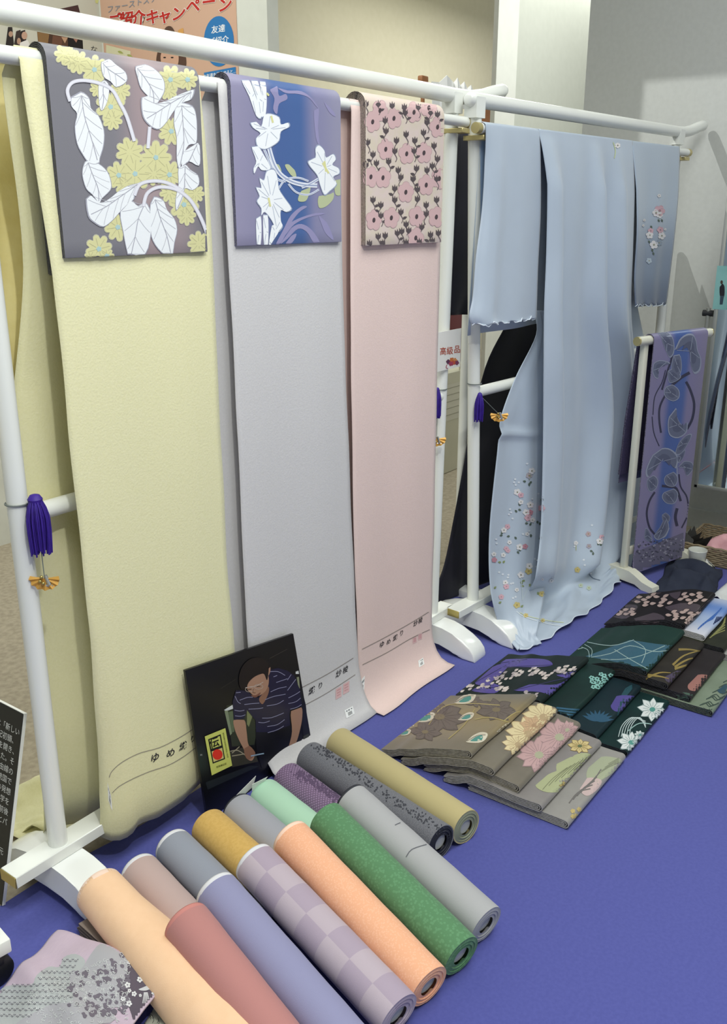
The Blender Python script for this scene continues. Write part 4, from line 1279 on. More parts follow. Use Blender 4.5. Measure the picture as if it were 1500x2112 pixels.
pr.build('woven_pattern', vs_, caster(vo), 6, 0.0005, 0.00012, SILK)

# ------------------------------------------------------------------ stacks of folded sashes on the felt
PATT = {}


def bundle_stack(x0, W, ys, step, L, T, items, group, layers=6):
    """items: top (leftmost in the fan) to bottom: (label, top material, edge material). Each rests on the ones below it."""
    dy = 0.004
    n = 400
    H = [0.0] * n                                   # height field over distance t = ys - y

    out = []
    for i in range(len(items) - 1, -1, -1):
        label, m, em, kw = items[i]
        t0 = i * step; t1 = t0 + L
        a, b = int(t0 / dy), int(t1 / dy)
        low_ = H[a:b + 1]
        # settle: smooth the support but never below it
        s_ = low_[:]
        for _ in range(60):
            s_ = [max(low_[k], (s_[max(k - 1, 0)] + s_[k] + s_[min(k + 1, len(s_) - 1)]) / 3) for k in range(len(s_))]
        s_ = [max(v, 0.0) for v in s_]
        for _ in range(4):
            s_ = [(s_[max(k - 1, 0)] + s_[k] + s_[min(k + 1, len(s_) - 1)]) / 3 for k in range(len(s_))]
        base = [v + 0.0015 for v in s_]
        tab = [(k * dy, v) for k, v in enumerate(base)]
        x_sh = kw.get('dx', 0.0)
        root = thing('folded_obi', label, 'obi sash', (x0 + W / 2 + x_sh, ys - t0 - L / 2, base[len(base) // 2]), group)
        pitch = T / layers; th = pitch * 0.5
        rn = random.Random(i * 7 + int(x0 * 100))
        def lay(k, rev):
            """one layer of the fold, left to right; its straight part stops where the right-hand bend begins"""
            kk = min(k, layers - 1 - k)                       # nesting depth
            R_ = abs((layers - 1) / 2 - k) * pitch
            ins0 = 0.001 + kk * 0.002 + rn.uniform(0, 0.006)
            end = L - T * 0.55 - kk * 0.0012
            seg = []
            for q_ in range(29):
                q = ins0 + (end - ins0) * q_ / 28
                sq = 1 - 0.30 * max(0, 1 - q / 0.03) ** 2
                seg.append((q, interp(tab, q) + (k + 0.5) * pitch * sq + 0.0004 * nz(q * 60, k, i)))
            return seg[::-1] if rev else seg
        path = []
        half = layers // 2
        for d_ in range(half):
            a_l = lay(d_, False) if d_ % 2 == 0 else lay(layers - 1 - d_, False)
            b_l = lay(layers - 1 - d_, True) if d_ % 2 == 0 else lay(d_, True)
            if path:                                          # small bend at the open left side
                pa = Vector(path[-1]); pb = Vector(a_l[0]); c = (pa + pb) / 2
                for ang in (0.25, 0.5, 0.75):
                    path.append(tuple(c + (pa - c) * math.cos(math.pi * ang) + Vector((-1, 0)) * pitch * .5 * math.sin(math.pi * ang)))
            path += a_l
            pa = Vector(path[-1]); pb = Vector(b_l[0]); c = (pa + pb) / 2; R_ = (pa - pb).length / 2
            for ang in (0.1, 0.2, 0.3, 0.4, 0.5, 0.6, 0.7, 0.8, 0.9):
                path.append(tuple(c + (pa - c) * math.cos(math.pi * ang) + Vector((1, 0)) * R_ * math.sin(math.pi * ang)))
            path += b_l
        rot = kw.get('rot', 0.0)

        def frame(x, a_, b_, t0=t0, x_sh=x_sh, rot=rot):
            wx, wy = x + x_sh + rot * a_, ys - t0 - a_
            return Vector((wx, wy, b_ + 0.007 * nz(wx * 7, wy * 8, 0.3) * min(1, b_ / 0.035)))
        o = ribbon('folded_band', path, th, frame, x0, x0 + W, [m, em], root, nx=9)
        for k in range(a, min(b + 1, n)):
            H[k] = base[k - a] + T * 0.9
        out.append((root, o))
    return out[::-1]


def kb(pts):
    return crop(pts, 760, 1400, 550 / 1500)


def ks(pts):
    return crop(pts, 900, 1200, .4)


edge_br = speckle('edge_taupe', '9a9486', 'b9b3a4', 120)
edge_gr = speckle('edge_grey', 'a5a399', 'c2bfb4', 120)
edge_bk = speckle('edge_black', '26262c', '3c3c44', 120)
gold = mat('sash_gold_brown', '7d735e', 0.42, sheen=0.2, bump=0.1, bscale=900, ramp=[(0.79, '6f6756'), (0.90, '857657'), (0.97, '8d7b52'), (1.12, '6b6454')])
br2 = mat('sash_brown', '6f685a', 0.4, '756e60', 20, 0.1, 900, sheen=0.2)
br3 = mat('sash_taupe', '6d665a', 0.4, '736c60', 20, 0.1, 900, sheen=0.2)
gr4 = mat('sash_grey_taupe', '827d7b', 0.42, '888381', 20, 0.1, 900, sheen=0.2)
gr5 = mat('sash_grey', '8f8c88', 0.45, '95928e', 20, 0.1, 900, sheen=0.2)
bk = mat('sash_black_green', '14201f', 0.55, '172523', 20, 0.1, 900, sheen=0.02, spec=0.2)
bk2 = mat('sash_dark_green', '16302c', 0.5, '122623', 12, 0.1, 900, sheen=0.02, spec=0.2)
bk3 = mat('sash_dark_teal', '142a30', 0.5, '10222a', 12, 0.1, 900, sheen=0.02, spec=0.2)
bk4 = mat('sash_deep_green', '13302f', 0.5, '0f2526', 12, 0.1, 900, sheen=0.02, spec=0.2)
dg = mat('sash_forest', '133029', 0.55, '16352e', 12, 0.1, 900, sheen=0.02, spec=0.2)
ol = mat('sash_olive_black', '2a2622', 0.5, '34302a', 12, 0.1, 900, sheen=0.02, spec=0.2)
dk = mat('sash_dark_brown', '241e20', 0.5, '2c2628', 12, 0.1, 900, sheen=0.02, spec=0.2)
pg = mat('sash_pale_green', '7d8a78', 0.5, '74816f', 12, 0.1, 900, sheen=0.02, spec=0.2)
bb_ = mat('sash_black_brown', '161113', 0.55, '1b1517', 12, 0.1, 900, sheen=0.02, spec=0.2)
wb = mat('sash_white_blue', 'c3c8d8', 0.45, sheen=0.2, bump=0.1, bscale=900, ramp=[(1.80, 'd3d3de'), (1.95, 'a9bce0'), (2.05, '5f86cc'), (2.13, 'b9c3dd')])
ob = mat('sash_olive', '23251c', 0.5, '2e3024', 14, 0.1, 900, sheen=0.02, spec=0.2)
wg = mat('sash_silver', 'a7a7a4', 0.5, '9c9c98', 14, 0.1, 900, sheen=0.02, spec=0.2)

S1 = bundle_stack(0.775, 0.335, -0.236, 0.062, 0.262, 0.022, [
    ('gold-brown folded sash with brown leaves and teal curls, topmost of its stack', gold, edge_br, {}),
    ('brown folded sash with a cream chrysanthemum, second in its stack', br2, edge_br, {'dx': -0.004}),
    ('taupe folded sash with a dusty pink blossom, third in its stack', br3, edge_br, {'dx': 0.004}),
    ('grey-taupe folded sash with a green leaf and small yellow flower', gr4, edge_gr, {'dx': -0.006}),
    ('grey folded sash with green and pink leaf patches, lowest by the gold stack', gr5, edge_gr, {'dx': 0.0})], 'folded sashes in the brown stack')
S2 = bundle_stack(1.125, 0.31, -0.242, 0.08, 0.262, 0.021, [
    ('black folded sash with violet leaves and white blossoms, topmost of its stack', bk, edge_bk, {}),
    ('dark green folded sash with a cluster of turquoise blossoms', bk2, edge_bk, {'dx': 0.003}),
    ('dark teal folded sash with violet petals', bk3, edge_bk, {'dx': -0.004}),
    ('deep green folded sash with two white lilies', bk4, edge_bk, {'dx': 0.002})], 'folded sashes in the violet and green stack')
S3 = bundle_stack(1.455, 0.325, -0.397, 0.063, 0.27, 0.021, [
    ('forest green folded sash with a blue outlined leaf, topmost of its stack', dg, edge_bk, {}),
    ('olive-black folded sash with golden blades of leaf', ol, edge_bk, {'dx': -0.004}),
    ('dark brown folded sash with a salmon patch', dk, edge_bk, {'dx': 0.004}),
    ('pale grey-green folded sash with dark ripple lines', pg, edge_bk, {'dx': -0.003})], 'folded sashes in the forest green stack')
S4 = bundle_stack(1.815, 0.31, -0.395, 0.062, 0.262, 0.022, [
    ('black folded sash with beige-pink petals, topmost of its stack', bb_, edge_bk, {}),
    ('white and blue folded sash under the black petal sash', wb, edge_gr, {'dx': 0.003}),
    ('black and olive folded sash beside the white and blue one', ob, edge_bk, {'dx': -0.003}),
    ('silver-grey folded sash lowest of the far stack', wg, edge_gr, {'dx': 0.003})], 'folded sashes in the far stack')


def pat(stack, i, fn, step=6):
    pr = Print(); fn(pr)
    root, o = stack[i]
    pr.build('woven_pattern', root, caster(o), step, 0.0005, 0.00012, SILK)


def daisy(pr, x, y, r, c, line, n=9, squash=.62, shear=-.25, cen=None, l=1):
    for k in range(n):
        a = 2 * math.pi * k / n + .2
        ex, ey = x + r * math.cos(a) - shear * r * math.sin(a) * .5, y + r * squash * math.sin(a)
        pr.leaf(x, y, ex, ey, r * .52, line, l)
        pr.leaf(x + (ex - x) * .1, y + (ey - y) * .1, x + (ex - x) * .94, y + (ey - y) * .94, r * .42, c, l + 1)
    for k in range(n):
        a = 2 * math.pi * (k + .5) / n + .2
        pr.line([(x + q_ * r * math.cos(a) - shear * q_ * r * math.sin(a) * .5, y + q_ * r * squash * math.sin(a)) for q_ in (.2, .72)], 1.3, line, l + 2, 1)
        a = 2 * math.pi * k / n + .2
        pr.line([(x + q_ * r * math.cos(a) - shear * q_ * r * math.sin(a) * .5, y + q_ * r * squash * math.sin(a)) for q_ in (.25, .6)], .8, line, l + 2, 1)
    pr.disc(x, y, r * .2, cen or line, l + 3, r * .2 * squash, 8)


def f_a(pr):
    for cx, cy, rr_, n in ((400, 215, 160, 8), (720, 175, 120, 7), (320, 300, 95, 6), (600, 130, 60, 5)):
        q = kb([(cx, cy)])[0]
        daisy(pr, *q, rr_ * .37, '6c625b', '5c534d', n, .55, cen='7c7058', l=0)
    for l in ([(340, 260), (420, 160), (560, 140), (740, 150)], [(450, 340), (540, 260), (600, 170)], [(760, 240), (830, 190), (940, 170)], [(600, 230), (700, 220), (860, 270)], [(180, 300), (260, 220), (360, 170)], [(120, 330), (180, 320)]):
        pr.line(kb(l), 1.8, 'a99a66', 2, 4)
    for x, y, s in ((545, 115, 60), (320, 220, 55), (550, 215, 45), (205, 305, 35), (785, 275, 65), (610, 335, 60), (235, 265, 25)):
        q = kb([(x, y)])[0]; s *= .37
        pr.blob([(q[0] - s, q[1] + s * .35), (q[0] - s * .4, q[1] - s * .2), (q[0] + s * .4, q[1] - s * .55), (q[0] + s, q[1] - s * .4), (q[0] + s * .7, q[1] + s * .2), (q[0], q[1] + s * .45)], 'cfc7b4', 3)
        pr.blob([(q[0] - s * .6, q[1] + s * .25), (q[0] - s * .1, q[1] - s * .1), (q[0] + s * .5, q[1] - s * .25), (q[0] + s * .5, q[1] + s * .1), (q[0], q[1] + s * .3)], '4f8f86', 4)
        pr.line([(q[0] - s * .9, q[1] + s * .3), (q[0], q[1] - s * .2), (q[0] + s * .8, q[1] - s * .3)], 1.2, '7c7468', 5, 4)


def f_b(pr):
    for x, y, r in ((985, 215, 120), (900, 310, 130), (1030, 280, 85), (840, 370, 90)):
        q = kb([(x, y)])[0]; daisy(pr, *q, r * .37, 'd9caa0', 'b09a78', 10, .75)
    q = kb([(935, 265)])[0]; daisy(pr, *q, 34, 'c3a381', 'a88a6c', 8, .7)


def f_c(pr):
    for x, y, r in ((1075, 330, 135), (960, 430, 130), (1090, 420, 85), (1010, 490, 75), (1120, 290, 70)):
        q = kb([(x, y)])[0]; daisy(pr, *q, r * .37, 'bd9c9c', '9c8284', 11, .8, cen='a7a78e')


def f_d(pr):
    for p in ([(940, 600), (1010, 540), (1100, 500), (1160, 430), (1240, 420), (1260, 460), (1200, 540), (1120, 620), (1010, 640)], [(1060, 480), (1140, 440), (1200, 470), (1160, 540), (1080, 560)]):
        pr.blob(kb(p), 'a7ac86', 0)
    for k in range(7):
        pr.line(kb([(980 + k * 35, 625 - k * 22), (1040 + k * 30, 560 - k * 15), (1120 + k * 22, 500 - k * 12)]), 1.3, '6f7358', 1, 3)
    q = kb([(1190, 380)])[0]; daisy(pr, *q, 26, 'cdbb86', '8d7a4a', 8, .6, cen='5f6a4a', l=2)
    q = kb([(1110, 605)])[0]; daisy(pr, *q, 14, 'b7a56c', '8d7a4a', 6, .8, l=2)


def f_e(pr):
    pr.blob(kb([(1240, 500), (1310, 440), (1410, 450), (1420, 480), (1360, 540), (1280, 580), (1230, 560)]), 'a3a98f', 0)
    pr.blob(kb([(1190, 620), (1230, 560), (1310, 570), (1290, 620), (1230, 660)]), 'c3adab', 1)
    for k in range(6):
        pr.line(kb([(1130 + k * 22, 700 - k * 20), (1180 + k * 18, 640 - k * 14), (1250 + k * 12, 620 - k * 22)]), 2.4, '6e6a68', 2, 3)
    for x, y in ((1150, 745), (1165, 770), (1185, 735), (1150, 775)):
        q = kb([(x, y)])[0]; pr.flower(*q, 5, 'bba86e', 2, 5)
    for k in range(4):
        pr.line(kb([(1290 + 20 * k, 540 - 20 * k), (1350 + 15 * k, 500 - 15 * k), (1410, 470 - 8 * k)]), 1.4, '7d826c', 1, 3)


for i, f in enumerate((f_a, f_b, f_c, f_d, f_e)):
    pat(S1, i, f)


def g_a(pr):
    V = '544a92'
    for p in ([(200, 520), (290, 440), (380, 420), (330, 480), (260, 530)], [(350, 440), (420, 400), (560, 400), (600, 430), (520, 440), (420, 440)], [(400, 560), (480, 530), (620, 530), (700, 490), (720, 540), (640, 600), (540, 570)], [(180, 560), (260, 520), (330, 540), (300, 575)], [(620, 480), (720, 460), (790, 470), (770, 510), (690, 500)], [(330, 420), (360, 400), (470, 400), (480, 420), (400, 440)]):
        pr.blob(ks(p), V, 0)
        a, b = ks([p[0], p[len(p) // 2]]); pr.line([a, b], 1.4, '2c2a55', 1, 1)
    rn = random.Random(2)
    for x, y, s in ((360, 490, 60), (310, 510, 45), (150, 545, 45), (240, 540, 35), (500, 465, 40), (560, 480, 40), (680, 450, 50), (730, 470, 35), (470, 590, 60), (340, 555, 35), (590, 625, 30), (420, 470, 30), (640, 455, 30)):
        for k in range(11):
            a = rn.uniform(0, 6.28); d = rn.uniform(.2, 1) * s
            q = ks([(x + d * math.cos(a), y + d * .5 * math.sin(a))])[0]
            pr.leaf(q[0] - 4, q[1] + 2, q[0] + 5, q[1] - 2.5, 4.5, rn.choice(['c3b8b4', 'a89ea0', 'd2c8c2']), 2)


def g_b(pr):
    rn = random.Random(4)
    for k in range(36):
        a = rn.uniform(0, 6.28); d = rn.uniform(0, 1) ** .6
        q = ks([(860 + 95 * d * math.cos(a), 515 + 42 * d * math.sin(a))])[0]
        pr.flower(*q, 5.5, '86b9b2', 1, 5, 4.2, a, .35, '1d3b38', .35)
    for k in range(6):
        pr.line(ks([(620 + 10 * k, 650 + 14 * k), (740, 660 + 12 * k), (830 + 6 * k, 640 - 12 * k), (900, 590 - 10 * k)]), 3.5, '2f5a74', 0, 4)


def g_c(pr):
    for p in ([(900, 640), (930, 590), (1030, 590), (1060, 610), (1000, 650), (930, 670)], [(950, 690), (1010, 670), (1040, 680), (990, 710), (950, 720)]):
        pr.blob(ks(p), '4d4488', 1)
    for k in range(9):
        a = -2.6 + k * .3
        q = ks([(830, 720), (830 + 90 * math.cos(a), 720 + 60 * math.sin(a))]); pr.leaf(*q[0], *q[1], 7, '28506a', 0)
    for k in range(5):
        pr.line(ks([(920, 740 + 8 * k), (960, 620 - 10 * k), (1010, 550 - 4 * k)]), 2.5, '1f4650', 0, 3)


def g_d(pr):
    for x, y, s in ((1115, 660, 80), (1005, 830, 75), (1050, 790, 30)):
        q = ks([(x, y)])[0]; daisy(pr, *q, s * .4, 'd5dada', '7f9494', 8, .8, cen='4f8f86', l=2)
    for k in range(5):
        pr.line(ks([(940 + 14 * k, 800), (960 + 12 * k, 740), (1010 + 10 * k, 700), (1080, 720 + 8 * k)]), 1.6, 'b5c3c3', 1, 4)
    pr.line(ks([(990, 770), (1050, 730), (1140, 740)]), 2, '8fb0ac', 1, 4)


for i, f in enumerate((g_a, g_b, g_c, g_d)):
    pat(S2, i, f)


def h_a(pr):
    pr.poly(ks([(770, 385), (880, 345), (1000, 300), (1130, 320), (1235, 330), (1225, 375), (1150, 420), (1095, 465), (1000, 430), (880, 405)]), '31596b', 0)
    for l in ([(720, 330), (780, 350), (790, 390)], [(735, 310), (800, 345), (800, 385)], [(750, 305), (900, 330), (1020, 300)], [(800, 390), (900, 370), (1000, 330), (1120, 360), (1220, 350)], [(850, 400), (960, 400), (1060, 380), (1180, 330)], [(920, 350), (1000, 400), (1090, 450)], [(1020, 305), (1080, 350), (1060, 420)], [(680, 345), (720, 350), (760, 340)]):
        pr.line(ks(l), 1.5, '8fa6a4', 1, 4)


def h_b(pr):
    for l in ([(1220, 430), (1280, 380), (1380, 350)], [(1230, 440), (1300, 400), (1390, 380)], [(1250, 350), (1310, 350), (1370, 360)], [(1090, 480), (1160, 490), (1200, 500)], [(1080, 500), (1150, 470), (1210, 470)], [(1230, 450), (1320, 420), (1380, 400)]):
        pr.line(ks(l), 5, '8d7a42', 1, 4, True)
    for p in ([(1180, 490), (1240, 460), (1310, 470), (1260, 510), (1200, 520)], [(1280, 440), (1340, 430), (1370, 420), (1330, 470)]):
        pr.blob(ks(p), '4b4058', 0)
    pr.blob(ks([(1220, 520), (1280, 490), (1330, 480), (1290, 530), (1240, 550)]), '6a4a3a', 0)


def h_c(pr):
    pr.blob(ks([(1300, 530), (1350, 480), (1430, 490), (1430, 520), (1370, 560), (1310, 560)]), '9a6a62', 0)
    pr.blob(ks([(1200, 600), (1270, 570), (1340, 590), (1330, 620), (1260, 640)]), '41584c', 0)
    for k in range(4):
        pr.line(ks([(1200, 610 + 8 * k), (1270, 590 + 8 * k), (1340, 600 + 6 * k)]), 1.4, '26332c', 1, 3)


def h_d(pr):
    rn = random.Random(9)
    for k in range(16):
        x, y = 1330 + 11 * k, 690 - 11 * k + rn.uniform(-8, 8)
        pr.line(ks([(x - 15, y), (x + 15, y - 12), (x + 35, y + 6), (x + 60, y - 6)]), 2, '3a4a42', 1, 3)
    pr.blob(ks([(1450, 560), (1490, 530), (1500, 545), (1480, 580)]), '2c4a5a', 1)


for i, f in enumerate((h_a, h_b, h_c, h_d)):
    pat(S3, i, f)


def j_a(pr):
    for p in ([(900, 170), (980, 120), (1040, 130), (980, 190)], [(1020, 190), (1120, 160), (1180, 190), (1100, 220)], [(1200, 60), (1260, 50), (1240, 90)], [(1180, 130), (1260, 110), (1360, 120), (1330, 160), (1240, 160)], [(1340, 160), (1400, 100), (1430, 90), (1400, 170), (1350, 200)], [(1000, 90), (1060, 60), (1040, 110)], [(1090, 50), (1170, 45), (1140, 65)]):
        pr.blob(ks(p), '4a3f46', 0)
    rn = random.Random(12)
    for x, y, w_, h_ in ((1125, 95, 95, 32), (1325, 82, 70, 28), (980, 155, 50, 20), (1280, 172, 85, 26), (1330, 205, 40, 14)):
        nn = max(7, int(w_ / 6))
        for k in range(nn):
            a = 6.28 * k / nn + rn.uniform(-.1, .1); d = (.95 if k % 2 else .55)
            q = ks([(x + w_ * d * math.cos(a), y + h_ * d * math.sin(a))])[0]
            an = rn.uniform(-.45, .1)
            pr.leaf(q[0] - 8.5 * math.cos(an), q[1] - 8.5 * math.sin(an), q[0] + 8.5 * math.cos(an), q[1] + 8.5 * math.sin(an), 8, '161113', 1)
            pr.leaf(q[0] - 7 * math.cos(an), q[1] - 7 * math.sin(an), q[0] + 7 * math.cos(an), q[1] + 7 * math.sin(an), 6, 'b79f98', 2)


def j_b(pr):
    for k in range(8):
        pr.line(ks([(1350 + 12 * k, 245 - 10 * k), (1380 + 10 * k, 215 - 8 * k), (1430 + 6 * k, 190 - 8 * k)]), 2.4, '3b68b4', 0, 3)
    for k in range(4):
        pr.line(ks([(1430 + 8 * k, 220 - 6 * k), (1450 + 8 * k, 180)]), 2, '1f2f5c', 1, 1)


def j_c(pr):
    for k in range(7):
        pr.line(ks([(1410 + 10 * k, 290 - 10 * k), (1440 + 8 * k, 270 - 10 * k), (1490, 250 - 14 * k)]), 2, '8b8a52', 0, 3)


pat(S4, 0, j_a); pat(S4, 1, j_b); pat(S4, 2, j_c)

# ------------------------------------------------------------------ bolts of cloth rolled up on the felt
def uvmat(name, base, kind, other=None, rough=0.85, scale=1.0):
    if name in MATS:
        return MATS[name]
    m = bpy.data.materials.new(name); m.use_nodes = True
    N = m.node_tree.nodes; L = m.node_tree.links
    b = N['Principled BSDF']; b.inputs['Roughness'].default_value = rough; b.inputs['Sheen Weight'].default_value = 0.12
    uvn = N.new('ShaderNodeUVMap'); out = None
    mp = N.new('ShaderNodeMapping'); L.new(uvn.outputs[0], mp.inputs[0])
    tex = None
    if kind == 'plain':
        b.inputs['Base Color'].default_value = lin(base)
    else:
        mx = N.new('ShaderNodeMix'); mx.data_type = 'RGBA'
        mx.inputs[6].default_value = lin(base); mx.inputs[7].default_value = lin(other)
        if kind == 'check':
            ck = N.new('ShaderNodeTexChecker'); ck.inputs['Scale'].default_value = scale
            mp.inputs['Location'].default_value = (0.012, 0.0, 0)
            L.new(mp.outputs[0], ck.inputs[0]); L.new(ck.outputs['Fac'], mx.inputs[0])
        elif kind == 'dots':
            vo_ = N.new('ShaderNodeTexVoronoi'); vo_.inputs['Scale'].default_value = scale
            L.new(mp.outputs[0], vo_.inputs['Vector'])
            r = N.new('ShaderNodeMapRange'); r.inputs['From Min'].default_value = 0.35; r.inputs['From Max'].default_value = 0.45
            L.new(vo_.outputs['Distance'], r.inputs['Value']); L.new(r.outputs[0], mx.inputs[0])
        elif kind == 'mesh':
            mp.inputs['Rotation'].default_value = (0, 0, 0.785)
            br = N.new('ShaderNodeTexBrick'); br.inputs['Scale'].default_value = scale; br.offset = 0.0
            br.inputs['Mortar Size'].default_value = 0.06; br.inputs['Row Height'].default_value = 0.25; br.inputs['Brick Width'].default_value = 0.25
            L.new(mp.outputs[0], br.inputs['Vector']); L.new(br.outputs['Fac'], mx.inputs[0])
        elif kind == 'noise':
            nn = N.new('ShaderNodeTexNoise'); nn.inputs['Scale'].default_value = scale; nn.inputs['Detail'].default_value = 4
            L.new(mp.outputs[0], nn.inputs['Vector'])
            r = N.new('ShaderNodeMapRange'); r.inputs['From Min'].default_value = 0.46; r.inputs['From Max'].default_value = 0.54
            L.new(nn.outputs['Fac'], r.inputs['Value']); L.new(r.outputs[0], mx.inputs[0])
        L.new(mx.outputs[2], b.inputs['Base Color'])
    nb = N.new('ShaderNodeTexNoise'); nb.inputs['Scale'].default_value = 700
    L.new(uvn.outputs[0], nb.inputs['Vector'])
    bp = N.new('ShaderNodeBump'); bp.inputs['Strength'].default_value = 0.25; bp.inputs['Distance'].default_value = 0.001
    L.new(nb.outputs['Fac'], bp.inputs['Height']); L.new(bp.outputs[0], b.inputs['Normal'])
    MATS[name] = m
    return m


CORE = mat('roll_core', 'b9bbb6', 0.6)
RIM_W = mat('selvedge_white', 'dcdce2', 0.8)


def roll(label, p0, p1, r, m, rim=None, end=None, group='rolled bolts of cloth', rimw=0.006, r1=None):
    p0 = Vector(p0); p1 = Vector(p1); ax = p1 - p0; L = ax.length; ax.normalize()
    side = ax.cross(Vector((0, 0, 1))).normalized(); up = side.cross(ax).normalized()
    t = thing('cloth_roll', label, 'cloth roll', (p0 + p1) / 2 - Vector((0, 0, r)), group)
    r1 = r if r1 is None else r1
    seg = 48

    def P(a, z, q):
        return p0 + ax * z + (side * math.cos(a) + up * math.sin(a)) * q
    prof = [(0.0, r * .45), (0.0015, r * .62), (-0.001, r * .64), (0.001, r * .8), (-0.001, r * .82), (0.0008, r * .93), (0, r * .985), (0.004, r)]
    n = 10
    for k in range(1, n):
        z = 0.004 + (L - 0.008) * k / n
        prof.append((z, (r + (r1 - r) * k / n) * (1 + 0.008 * math.sin(k * 2.1 + p0.x * 40))))
    prof += [(L - 0.004, r1), (L, r1 * .985), (L - 0.0008, r1 * .93), (L + 0.001, r1 * .82), (L - 0.001, r1 * .8), (L + 0.001, r1 * .64), (L - 0.0015, r1 * .62), (L, r1 * .45)]
    verts = []; uvs = []
    for z, q in prof:
        for k in range(seg + 1):
            a = 2 * math.pi * k / seg - math.pi / 2
            flat = 1.0 + 0.015 * math.cos(2 * a)
            # the loose outer end of the cloth makes a small step along the roll
            st = 0.0015 * (k / seg) if q > r * .9 else 0
            verts.append(P(a, z, q * flat + st)); uvs.append((a * r, z))
    W = seg + 1; faces = []
    for j in range(len(prof) - 1):
        for k in range(seg):
            faces.append((j * W + k, (j + 1) * W + k, (j + 1) * W + k + 1, j * W + k + 1))
    me = bpy.data.meshes.new('wrapped_cloth'); me.from_pydata([tuple(v) for v in verts], [], faces); me.update()
    ul = me.uv_layers.new(name='UVMap')
    for lp in me.loops:
        ul.data[lp.index].uv = uvs[lp.vertex_index]
    o = link('wrapped_cloth', me, [m, end or m], t, True, 0, None, 50)
    mi = []
    for j in range(len(prof) - 1):
        mi += [1 if (j < 5 or j > len(prof) - 7) else 0] * seg
    me.polygons.foreach_set('material_index', mi)
    # core
    tube('paper_core', [p0 + ax * 0.006, p1 - ax * 0.006], [r * .47, r1 * .47], CORE, t, 20)
    if rim is not None:
        vv = []; ff = []
        for z, q in ((-0.002, r * .9), (-0.003, r * 1.005), (0, r * 1.02), (rimw, r * 1.02), (rimw + .001, r * 1.0)):
            for k in range(seg):
                a = 2 * math.pi * k / seg
                vv.append(P(a, z, q))
        for j in range(4):
            for k in range(seg):
                ff.append((j * seg + k, (j + 1) * seg + k, (j + 1) * seg + (k + 1) % seg, j * seg + (k + 1) % seg))
        pydobj('selvedge', vv, ff, rim, t)
    return t, o


RR = 0.039


def low(px, py, ln=0.36, z=RR, d=(-0.105, -0.435)):
    p = onz(px, py, z); dv = Vector((d[0], d[1], 0)).normalized()
    return p, p + dv * ln


def on2(a, za, b, zb):
    return onz(*a, za), onz(*b, zb)


rim_dark = mat('selvedge_dark', '2d2f38', 0.8)
p0, p1 = on2((698, 1532), RR, (962, 1706), RR)
roll('khaki tan cloth roll at the end of the row nearest the gold sashes', p0, p1, RR, uvmat('roll_tan', 'b8ab7c', 'plain'), None, mat('roll_end_green', '8b9078', 0.7))
p0, p1 = on2((638, 1562), RR, (910, 1738), RR)
chr_, cho = roll('charcoal patterned cloth roll beside the khaki tan roll', p0, p1, RR, uvmat('roll_charcoal', '74757c', 'noise', '63646b', scale=420), None, mat('roll_end_ink', '23252e', 0.7))
q0, q1 = low(592, 1606, .30)
pur, puo = roll('purple fishnet-patterned cloth roll between charcoal and mint rolls', q0, q1, RR, uvmat('roll_purple', '977d9f', 'mesh', '6d5875', scale=42), None)
q0, q1 = low(545, 1640, .30)
roll('mint green cloth roll with a paper tag at its end', q0, q1, RR, uvmat('roll_mint', 'add4ba', 'plain'), None)
q0, q1 = low(492, 1672, .30)
roll('plain grey cloth roll between mint and mustard rolls', q0, q1, RR, uvmat('roll_grey', 'a0a1ab', 'plain'), rim_dark, None, rimw=0.001)
q0, q1 = low(430, 1705, .30)
roll('mustard yellow cloth roll', q0, q1, RR * 1.04, uvmat('roll_mustard', 'd2ac62', 'noise', 'cda65b', scale=120), None)
q0, q1 = low(358, 1748, .30)
roll('slate blue-grey cloth roll with a white edge beside the mustard roll', q0, q1, RR * 1.02, uvmat('roll_slate', '9297a6', 'plain'), RIM_W)
q0, q1 = low(288, 1800, .30)
roll('dusty taupe-pink cloth roll with a white edge beside the peach cloth', q0, q1, RR * 1.02, uvmat('roll_taupe', 'bda5a2', 'plain'), RIM_W)
UPR = [('light grey cloth roll lying over the purple roll, outermost of the front row', (724, 1652), (1003, 1908), .112, uvmat('roll_lightgrey', 'a9a9ac', 'plain'), rim_dark, RR),
       ('green leaf-patterned cloth roll in the front row', (672, 1690), (952, 1972), .112, uvmat('roll_green', '5f9067', 'dots', '54835b', scale=170), None, RR * 1.02),
       ('bright peach textured cloth roll in the front row', (600, 1730), (885, 2035), .112, uvmat('roll_peach', 'f2b998', 'dots', 'eeb08c', scale=260), mat('selvedge_peach', 'f6d2bd', 0.8), RR * 1.02),
       ('mauve checked cloth roll in the front row', (525, 1780), (822, 2095), .112, uvmat('roll_check', 'b9abb7', 'check', 'aa9bad', scale=17), RIM_W, RR * 1.04),
       ('periwinkle lavender cloth roll in the front row', (446, 1840), (742, 2190), .112, uvmat('roll_periwinkle', '8f8fb3', 'plain'), RIM_W, RR * 1.04),
       ('rose red cloth roll at the near end of the front row', (385, 1905), (655, 2260), .112, uvmat('roll_rose', 'b87f7c', 'plain'), mat('selvedge_rose', 'c9847d', 0.8), RR * 1.06)]
